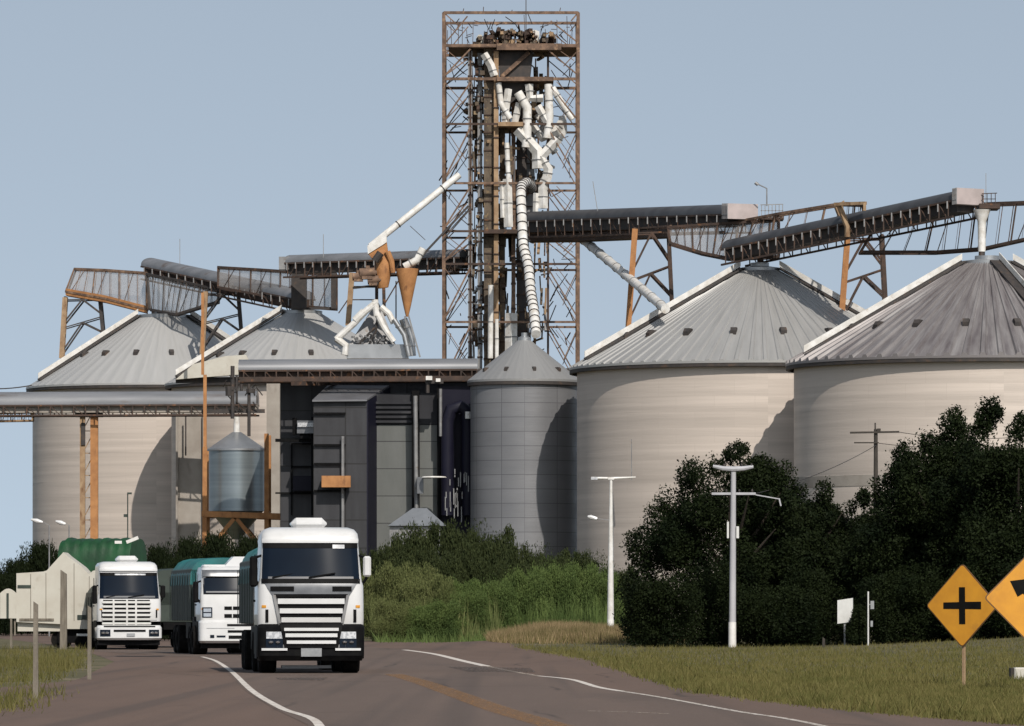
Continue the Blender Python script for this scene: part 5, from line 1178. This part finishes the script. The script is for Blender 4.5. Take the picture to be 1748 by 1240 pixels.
# ------------------------------------------------------------------ foliage
def leaves(name, lobes, n, size, mat, seed, upright=0.0, slim=.5, shell=.62):
    """leaf-sized faces spread through overlapping lobes; lobes = (cx, cy, cz, rx, ry, rz)"""
    g = np.random.default_rng(seed); L = np.array(lobes, float)
    vol = (L[:, 3] * L[:, 5]) ** 1.0; pick = g.choice(len(L), n, p=vol / vol.sum())
    u = g.normal(size=(n, 3)); u /= np.linalg.norm(u, axis=1)[:, None]
    rad = np.where(g.random(n) < .75, shell + (1.06 - shell) * g.random(n) ** .7, .9 * g.random(n) ** .5)
    kv = g.normal(size=(len(L), 5, 3)) * np.array([2.2, 3.0, 4.0, 5.5, 7.5])[None, :, None]; ph = g.uniform(0, 6.28, (len(L), 5))
    bump = (np.sin(np.einsum('nkj,nj->nk', kv[pick], u) + ph[pick]) * np.array([.16, .13, .11, .09, .08])).sum(1)
    rad = rad * (1 + bump) * np.where(g.random(n) < .04, g.uniform(1.0, 1.16, n), 1)
    c = L[pick, :3] + u * rad[:, None] * L[pick, 3:]
    c += g.normal(size=(n, 3)) * size * .45
    keep = c[:, 2] > .03; c = c[keep]; u = u[keep]; n = len(c)
    ax = g.normal(size=(n, 3)) + u * .6; ax[:, 2] = ax[:, 2] * (1 - .4 * upright) + upright * 2.2; ax /= np.linalg.norm(ax, axis=1)[:, None]
    nr = g.normal(size=(n, 3)) + u * .8 + np.array([0, -.2, .5]); sd_ = np.cross(ax, nr); sd_ /= np.linalg.norm(sd_, axis=1)[:, None] + 1e-9
    nn = np.cross(sd_, ax)
    ln = size * (.6 + .8 * g.random(n)); wd = ln * slim * (.7 + .6 * g.random(n))
    A = c - ax * ln[:, None] / 2; B = c + sd_ * wd[:, None] / 2 + nn * (.08 * ln)[:, None]; C_ = c + ax * ln[:, None] / 2; Dv = c - sd_ * wd[:, None] / 2 + nn * (.08 * ln)[:, None]
    V = np.stack([A, B, C_, Dv], 1).reshape(-1, 3); Fq = np.arange(4 * n).reshape(n, 4)
    return numpy_mesh(name, V, Fq, mat)
def crown_lobes(g, R, H, base, k, sprigs=8, flat=.8):
    """lobes for a bushy crown of half width R from base height to H"""
    L = [(0, 0, base + (H - base) * .45, R * .62, R * .6 * flat, (H - base) * .46)]
    for i in range(k):
        a = g.uniform(0, 2 * math.pi); zf = g.uniform(0, 1); z = base + (H - base) * (.10 + .78 * zf)
        prof = math.sin(math.pi * (.22 + .70 * zf)) ** .8
        rr = R * prof * g.uniform(.55, .80); s = g.uniform(.20, .34) * R
        L.append((rr * math.cos(a), rr * math.sin(a) * flat, z, s * 1.1, s, s * .85))
    for i in range(sprigs):
        a = g.uniform(0, 2 * math.pi); zf = g.uniform(.35, 1); prof = math.sin(math.pi * (.22 + .70 * zf)) ** .8; s = g.uniform(.06, .13) * R
        L.append((R * prof * .98 * math.cos(a), R * prof * .98 * math.sin(a) * flat, base + (H - base) * (.10 + .90 * zf), s, s, s * 1.5))
    return L
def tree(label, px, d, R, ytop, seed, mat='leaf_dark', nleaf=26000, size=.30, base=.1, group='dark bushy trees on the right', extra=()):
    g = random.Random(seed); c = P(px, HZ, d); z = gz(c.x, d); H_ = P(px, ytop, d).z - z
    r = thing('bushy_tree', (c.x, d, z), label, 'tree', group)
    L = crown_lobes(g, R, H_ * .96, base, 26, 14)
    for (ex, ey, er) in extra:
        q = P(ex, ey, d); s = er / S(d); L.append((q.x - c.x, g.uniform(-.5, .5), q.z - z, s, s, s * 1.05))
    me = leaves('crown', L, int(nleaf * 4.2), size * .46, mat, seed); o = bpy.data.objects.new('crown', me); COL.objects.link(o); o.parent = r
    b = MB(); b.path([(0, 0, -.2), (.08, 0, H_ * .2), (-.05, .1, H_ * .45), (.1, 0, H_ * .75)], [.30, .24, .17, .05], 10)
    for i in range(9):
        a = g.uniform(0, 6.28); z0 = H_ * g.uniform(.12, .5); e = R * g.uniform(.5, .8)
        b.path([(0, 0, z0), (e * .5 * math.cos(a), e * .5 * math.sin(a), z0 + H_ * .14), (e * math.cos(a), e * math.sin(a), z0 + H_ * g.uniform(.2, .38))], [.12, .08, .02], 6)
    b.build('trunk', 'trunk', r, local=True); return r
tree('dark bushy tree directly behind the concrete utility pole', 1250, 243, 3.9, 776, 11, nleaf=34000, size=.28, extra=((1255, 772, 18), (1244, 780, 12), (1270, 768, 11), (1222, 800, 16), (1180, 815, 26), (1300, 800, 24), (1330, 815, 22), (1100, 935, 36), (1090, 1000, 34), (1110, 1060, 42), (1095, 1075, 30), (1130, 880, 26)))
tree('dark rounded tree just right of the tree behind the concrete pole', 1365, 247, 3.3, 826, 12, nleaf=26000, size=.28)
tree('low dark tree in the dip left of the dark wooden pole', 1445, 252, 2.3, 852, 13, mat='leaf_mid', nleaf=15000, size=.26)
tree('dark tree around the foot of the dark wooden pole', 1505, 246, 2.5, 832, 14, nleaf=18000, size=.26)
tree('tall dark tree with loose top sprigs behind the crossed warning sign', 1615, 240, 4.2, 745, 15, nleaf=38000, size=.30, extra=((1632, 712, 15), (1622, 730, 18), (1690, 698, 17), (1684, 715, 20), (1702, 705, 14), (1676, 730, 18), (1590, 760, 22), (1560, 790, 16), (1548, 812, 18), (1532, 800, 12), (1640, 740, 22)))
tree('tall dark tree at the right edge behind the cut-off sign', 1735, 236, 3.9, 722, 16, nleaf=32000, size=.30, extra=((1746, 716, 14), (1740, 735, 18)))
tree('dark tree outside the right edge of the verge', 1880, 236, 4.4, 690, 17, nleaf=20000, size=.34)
UN = 'low dark shrubs under the trees on the right'
for k, (px, d, R, yt, lab) in enumerate(((1130, 236, 1.7, 985, 'low dark shrub left of the concrete pole foot'), (1205, 240, 1.9, 960, 'low dark shrub just left behind the concrete pole'), (1320, 238, 2.0, 985, 'low dark shrub right of the concrete pole'), (1400, 240, 1.9, 960, 'low dark shrub above the black stump post'),
                                    (1466, 233.3, .42, 1034, 'leafy shrub growing over the white board'), (1540, 237, 2.0, 960, 'low dark shrub right of the white marker post'), (1610, 236, 1.9, 970, 'low dark shrub behind the crossed warning sign'), (1690, 234, 1.9, 960, 'low dark shrub between the two yellow signs'), (1765, 232, 1.9, 950, 'low dark shrub at the right edge behind the cut-off sign'))):
    g = random.Random(40 + k); c = P(px, HZ, d); z = gz(c.x, d); H_ = P(px, yt, d).z - z
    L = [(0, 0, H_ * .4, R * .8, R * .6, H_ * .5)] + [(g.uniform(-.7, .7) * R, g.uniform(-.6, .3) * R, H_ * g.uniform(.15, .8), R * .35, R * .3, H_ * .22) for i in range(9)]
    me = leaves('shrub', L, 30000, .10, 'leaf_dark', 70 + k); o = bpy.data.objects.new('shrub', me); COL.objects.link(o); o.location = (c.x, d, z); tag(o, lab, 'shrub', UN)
# shrubs in the middle: protos of dark willow-like bush and of bright reedy bush, then copies
def bush_mesh(name, mat, seed, n, size, upright, slim, w=1.0, tall=1.0):
    g = random.Random(seed)
    L = [(0, 0, .42 * tall, .80 * w, .66, .46 * tall)] + [(g.uniform(-.85, .85) * w, g.uniform(-.6, .6), tall * g.uniform(.10, .80), g.uniform(.24, .40), .30, g.uniform(.12, .19) * tall) for i in range(20)] + [(g.uniform(-.8, .8) * w, g.uniform(-.5, .5), tall * g.uniform(.72, .92), .16, .16, .07 * tall) for i in range(5)]
    return leaves(name, L, n, size, mat, seed, upright, slim)
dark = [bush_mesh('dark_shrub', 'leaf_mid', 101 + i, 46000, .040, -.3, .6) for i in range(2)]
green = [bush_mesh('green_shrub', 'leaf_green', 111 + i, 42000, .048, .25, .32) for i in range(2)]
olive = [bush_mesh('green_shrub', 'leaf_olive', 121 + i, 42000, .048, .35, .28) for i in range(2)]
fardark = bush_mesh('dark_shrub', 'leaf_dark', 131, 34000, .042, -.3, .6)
def bush(me, name, px, yb, d, w, yt, label, cat, group, k):
    c = P(px, HZ, d); z = gz(c.x, d); H_ = P(px, yt, d).z - z
    o = bpy.data.objects.new(name, me); COL.objects.link(o); o.location = (c.x, d, z - .03); o.scale = (w / S(d), w / S(d) * .9, H_); o.rotation_euler.z = (k * 1.3) % .6 - .3
    return tag(o, label, cat, group)
GD, GGr = 'dark shrubs before the slim silo', 'bright green reedy shrubs along the road edge'
for k, (px, d, w, yt, lab) in enumerate(((650, 318, 42, 935, 'dark shrub half hidden by the right side of the foremost lorry'), (700, 316, 58, 902, 'dark shrub below the small grey hut'), (765, 312, 70, 886, 'tallest dark shrub, right of the small grey hut'), (835, 310, 62, 894, 'broad dark shrub below the left edge of the slim silo'),
                                        (892, 314, 48, 925, 'dark shrub below the middle of the slim silo'), (945, 316, 48, 934, 'dark shrub below the shadow on the slim silo'), (1000, 318, 50, 938, 'dark shrub left of the white lamp mast'), (1050, 320, 44, 962, 'dark shrub behind the white lamp mast'),
                                        (735, 304, 56, 935, 'darker shrub in the middle of the thicket below the tallest one'), (880, 304, 52, 948, 'darker shrub in front of the one below the slim silo'), (810, 303, 52, 940, 'darker shrub low in the middle of the thicket'))):
    bush(dark[k % 2], 'dark_shrub', px, 0, d, w, yt, lab, 'shrub', GD, k)
for k, (px, d, w, yt, m_, lab) in enumerate(((648, 292, 40, 962, olive[0], 'olive green reedy shrub touching the right side of the foremost lorry'), (690, 291, 48, 955, olive[1], 'tall olive reedy shrub, second from the foremost lorry'), (733, 290, 44, 972, olive[0], 'olive reedy shrub, third from the foremost lorry'), (672, 284, 40, 1020, olive[1], 'low olive shrub at the asphalt edge near the lorry'),
                                           (712, 284, 40, 1030, green[0], 'low green shrub at the asphalt edge, second from the lorry'), (752, 284, 44, 1022, green[1], 'low green shrub at the asphalt edge, third from the lorry'), (800, 286, 46, 1002, green[0], 'green shrub at the dark hollow beside the dry grass mound'), (780, 291, 48, 985, green[1], 'green reedy shrub in the middle of the front row'),
                                           (838, 290, 50, 985, green[0], 'green reedy shrub behind the left end of the dry grass mound'), (890, 292, 50, 968, green[1], 'bright green shrub behind the middle of the dry grass mound'), (940, 294, 50, 955, green[0], 'tall bright green shrub, third to the left of the white lamp mast'), (985, 295, 48, 958, green[1], 'bright green shrub, second to the left of the white lamp mast'), (1028, 296, 42, 968, green[0], 'bright green shrub next to the white lamp mast'))):
    bush(m_, 'green_shrub', px, 0, d, w, yt, lab, 'shrub', GGr, k)
for k, (px, d, w, yt, lab) in enumerate(((20, 372, 40, 950, 'dark shrub at the left edge of the skyline'), (62, 360, 48, 920, 'dark tall shrub left of the green tarpaulin'), (100, 365, 40, 935, 'dark shrub behind the green tarpaulin'), (310, 330, 42, 912, 'dark shrub below the orange mast'), (355, 326, 50, 903, 'dark shrub below the orange hopper frame'), (410, 322, 48, 908, 'dark shrub behind the teal tarpaulin of the second lorry'),
                                        (262, 318, 40, 925, 'dark shrub behind the roof box of the rearmost lorry'), (300, 290, 36, 945, 'dark shrub in the gap between the two rear lorries'), (-40, 380, 60, 968, 'low dark shrub outside the left edge'), (0, 350, 34, 975, 'low dark shrub above the pale fence'), (450, 318, 40, 920, 'dark shrub behind the foremost lorry'))):
    bush(fardark, 'dark_shrub', px, 0, d, w, yt, lab, 'shrub', 'dark shrubs behind the lorries', k)
# grass: too many blades to count
def blades(name, pts, hmin, hmax, wd, mat, label, seed, lean=.35):
    g = np.random.default_rng(seed); n = len(pts); p = np.array(pts, float)
    a = g.uniform(0, 2 * np.pi, n); h = g.uniform(hmin, hmax, n) * p[:, 3]; ww = wd * g.uniform(.6, 1.4, n) * (.5 + .5 * p[:, 3])
    sx = np.stack([np.cos(a), np.sin(a) * .4, np.zeros(n)], 1) * ww[:, None]
    ln = np.stack([g.normal(size=n) * lean, g.normal(size=n) * lean, np.ones(n)], 1) * h[:, None]
    b0 = p[:, :3]; V = np.stack([b0 - sx, b0 + sx, b0 + ln], 1).reshape(-1, 3)
    me = numpy_mesh(name, V, np.arange(3 * n).reshape(n, 3), mat, 3); o = bpy.data.objects.new(name, me); COL.objects.link(o)
    return tag(o, label, 'grass', None, 'stuff')
g = random.Random(5); pts = []
edge = [(850, 1098), (900, 1110), (1000, 1127), (1090, 1157), (1180, 1182), (1400, 1209), (1748, 1239), (2000, 1252)]
def ey(px):
    for (a, b_), (c_, e) in zip(edge, edge[1:]):
        if px <= c_: return b_ + (e - b_) * (px - a) / (c_ - a)
    return 1255
while len(pts) < 120000:
    px = g.uniform(852, 1980); py = 1099 + (g.random() ** .8) * 156
    if py > ey(px) + g.gauss(0, 1.5): continue
    v = G(px, py); n_ = math.sin(v.x * .9 + math.sin(v.y * .21) * 2) * math.cos(v.y * .17 + v.x * .3)
    if g.random() > .62 + .38 * n_: continue
    pts.append((v.x, v.y, gz(v.x, v.y) - .01, .75 + .5 * n_ * n_ + v.y / 400))
blades('verge_grass', pts, .03, .13, .012, 'grass_blade', 'short olive grass covering the verge on the right', 3)
tuft = []
for k in range(420):
    px = g.uniform(860, 1900); py = ey(px) - abs(g.gauss(0, 9)) if k % 3 else g.uniform(1104, 1200)
    if py > ey(px) or py < 1101: continue
    v = G(px, py); hh = g.uniform(.6, 1.5)
    for j in range(26): tuft.append((v.x + g.gauss(0, .16), v.y + g.gauss(0, .3), gz(v.x, v.y) - .01, hh * g.uniform(.6, 1.2)))
blades('verge_tufts', tuft, .08, .20, .012, 'grass_blade', 'ragged weed tufts along the asphalt edge of the right-hand verge', 21, .4)
pts = []
while len(pts) < 26000:
    x, y = g.gauss(2.0, 2.6), g.gauss(267, 9)
    if gz(x, y) < .08 or y > 283 or x < -2: continue
    pts.append((x, y, gz(x, y) - .02, .7 + g.random() * .6))
blades('dry_grass', pts, .22, .55, .018, 'dry_grass', 'dry straw-coloured grass on the low mound left of the white lamp mast', 4, .3)
blades('mound_grass', [p for p in pts[:15000] if p[1] < 266 + 4 * math.sin(p[0] * 1.7)], .15, .40, .016, 'grass_blade', 'olive green grass growing through the front of the dry mound', 14, .3)
pts = []
for (cx_, cy_, sx_, sy_, n_) in ((-13.2, 160, 1.5, 16, 6500), (-11.0, 150, .5, 9, 1800), (-10.2, 118, .5, 8, 900), (-8.0, 96, .4, 4, 500), (-7.6, 84, .5, 2.5, 500), (-17, 200, 3, 16, 4000)):
    for k in range(n_):
        x, y = g.gauss(cx_, sx_), g.gauss(cy_, sy_)
        if x > -7.5 - (y - 92) * .069 + g.gauss(0, .2): continue
        pts.append((x, y, 0, .8 + .8 * g.random()))
blades('verge_weeds', pts, .05, .22, .009, 'grass_blade', 'patchy green weeds around the weathered posts on the verge', 6)
pts = []
for k in range(8000):
    px = g.uniform(636, 850); dd = 284 + g.random() * 9; c = P(px, HZ, dd); pts.append((c.x, dd, gz(c.x, dd), .4 + 1.5 * g.random() ** 1.5 + .4 * math.sin(px * .09)))
blades('tall_weeds', pts, .4, 1.3, .022, 'leaf_olive', 'tall yellow-green weeds standing among the reedy shrubs near the foremost lorry', 9, .14)
pts = []
for k in range(7000):
    px = g.uniform(800, 1040); dd = 289 + g.random() * 8; c = P(px, HZ, dd); pts.append((c.x, dd, gz(c.x, dd), .6 + 1.4 * g.random() ** 1.3))
blades('tall_weeds', pts, .4, 1.4, .022, 'leaf_green', 'tall bright green weeds standing behind the dry grass mound', 10, .14)
pts = []
for k in range(9000):
    px = g.uniform(640, 1060); v = G(px, 1095 + g.gauss(0, 1.2)); pts.append((v.x, v.y + 2, gz(v.x, v.y + 2) - .02, .6 + g.random()))
blades('edge_weeds', pts, .15, .6, .02, 'leaf_green', 'ragged green weeds at the foot of the reedy shrubs', 8)
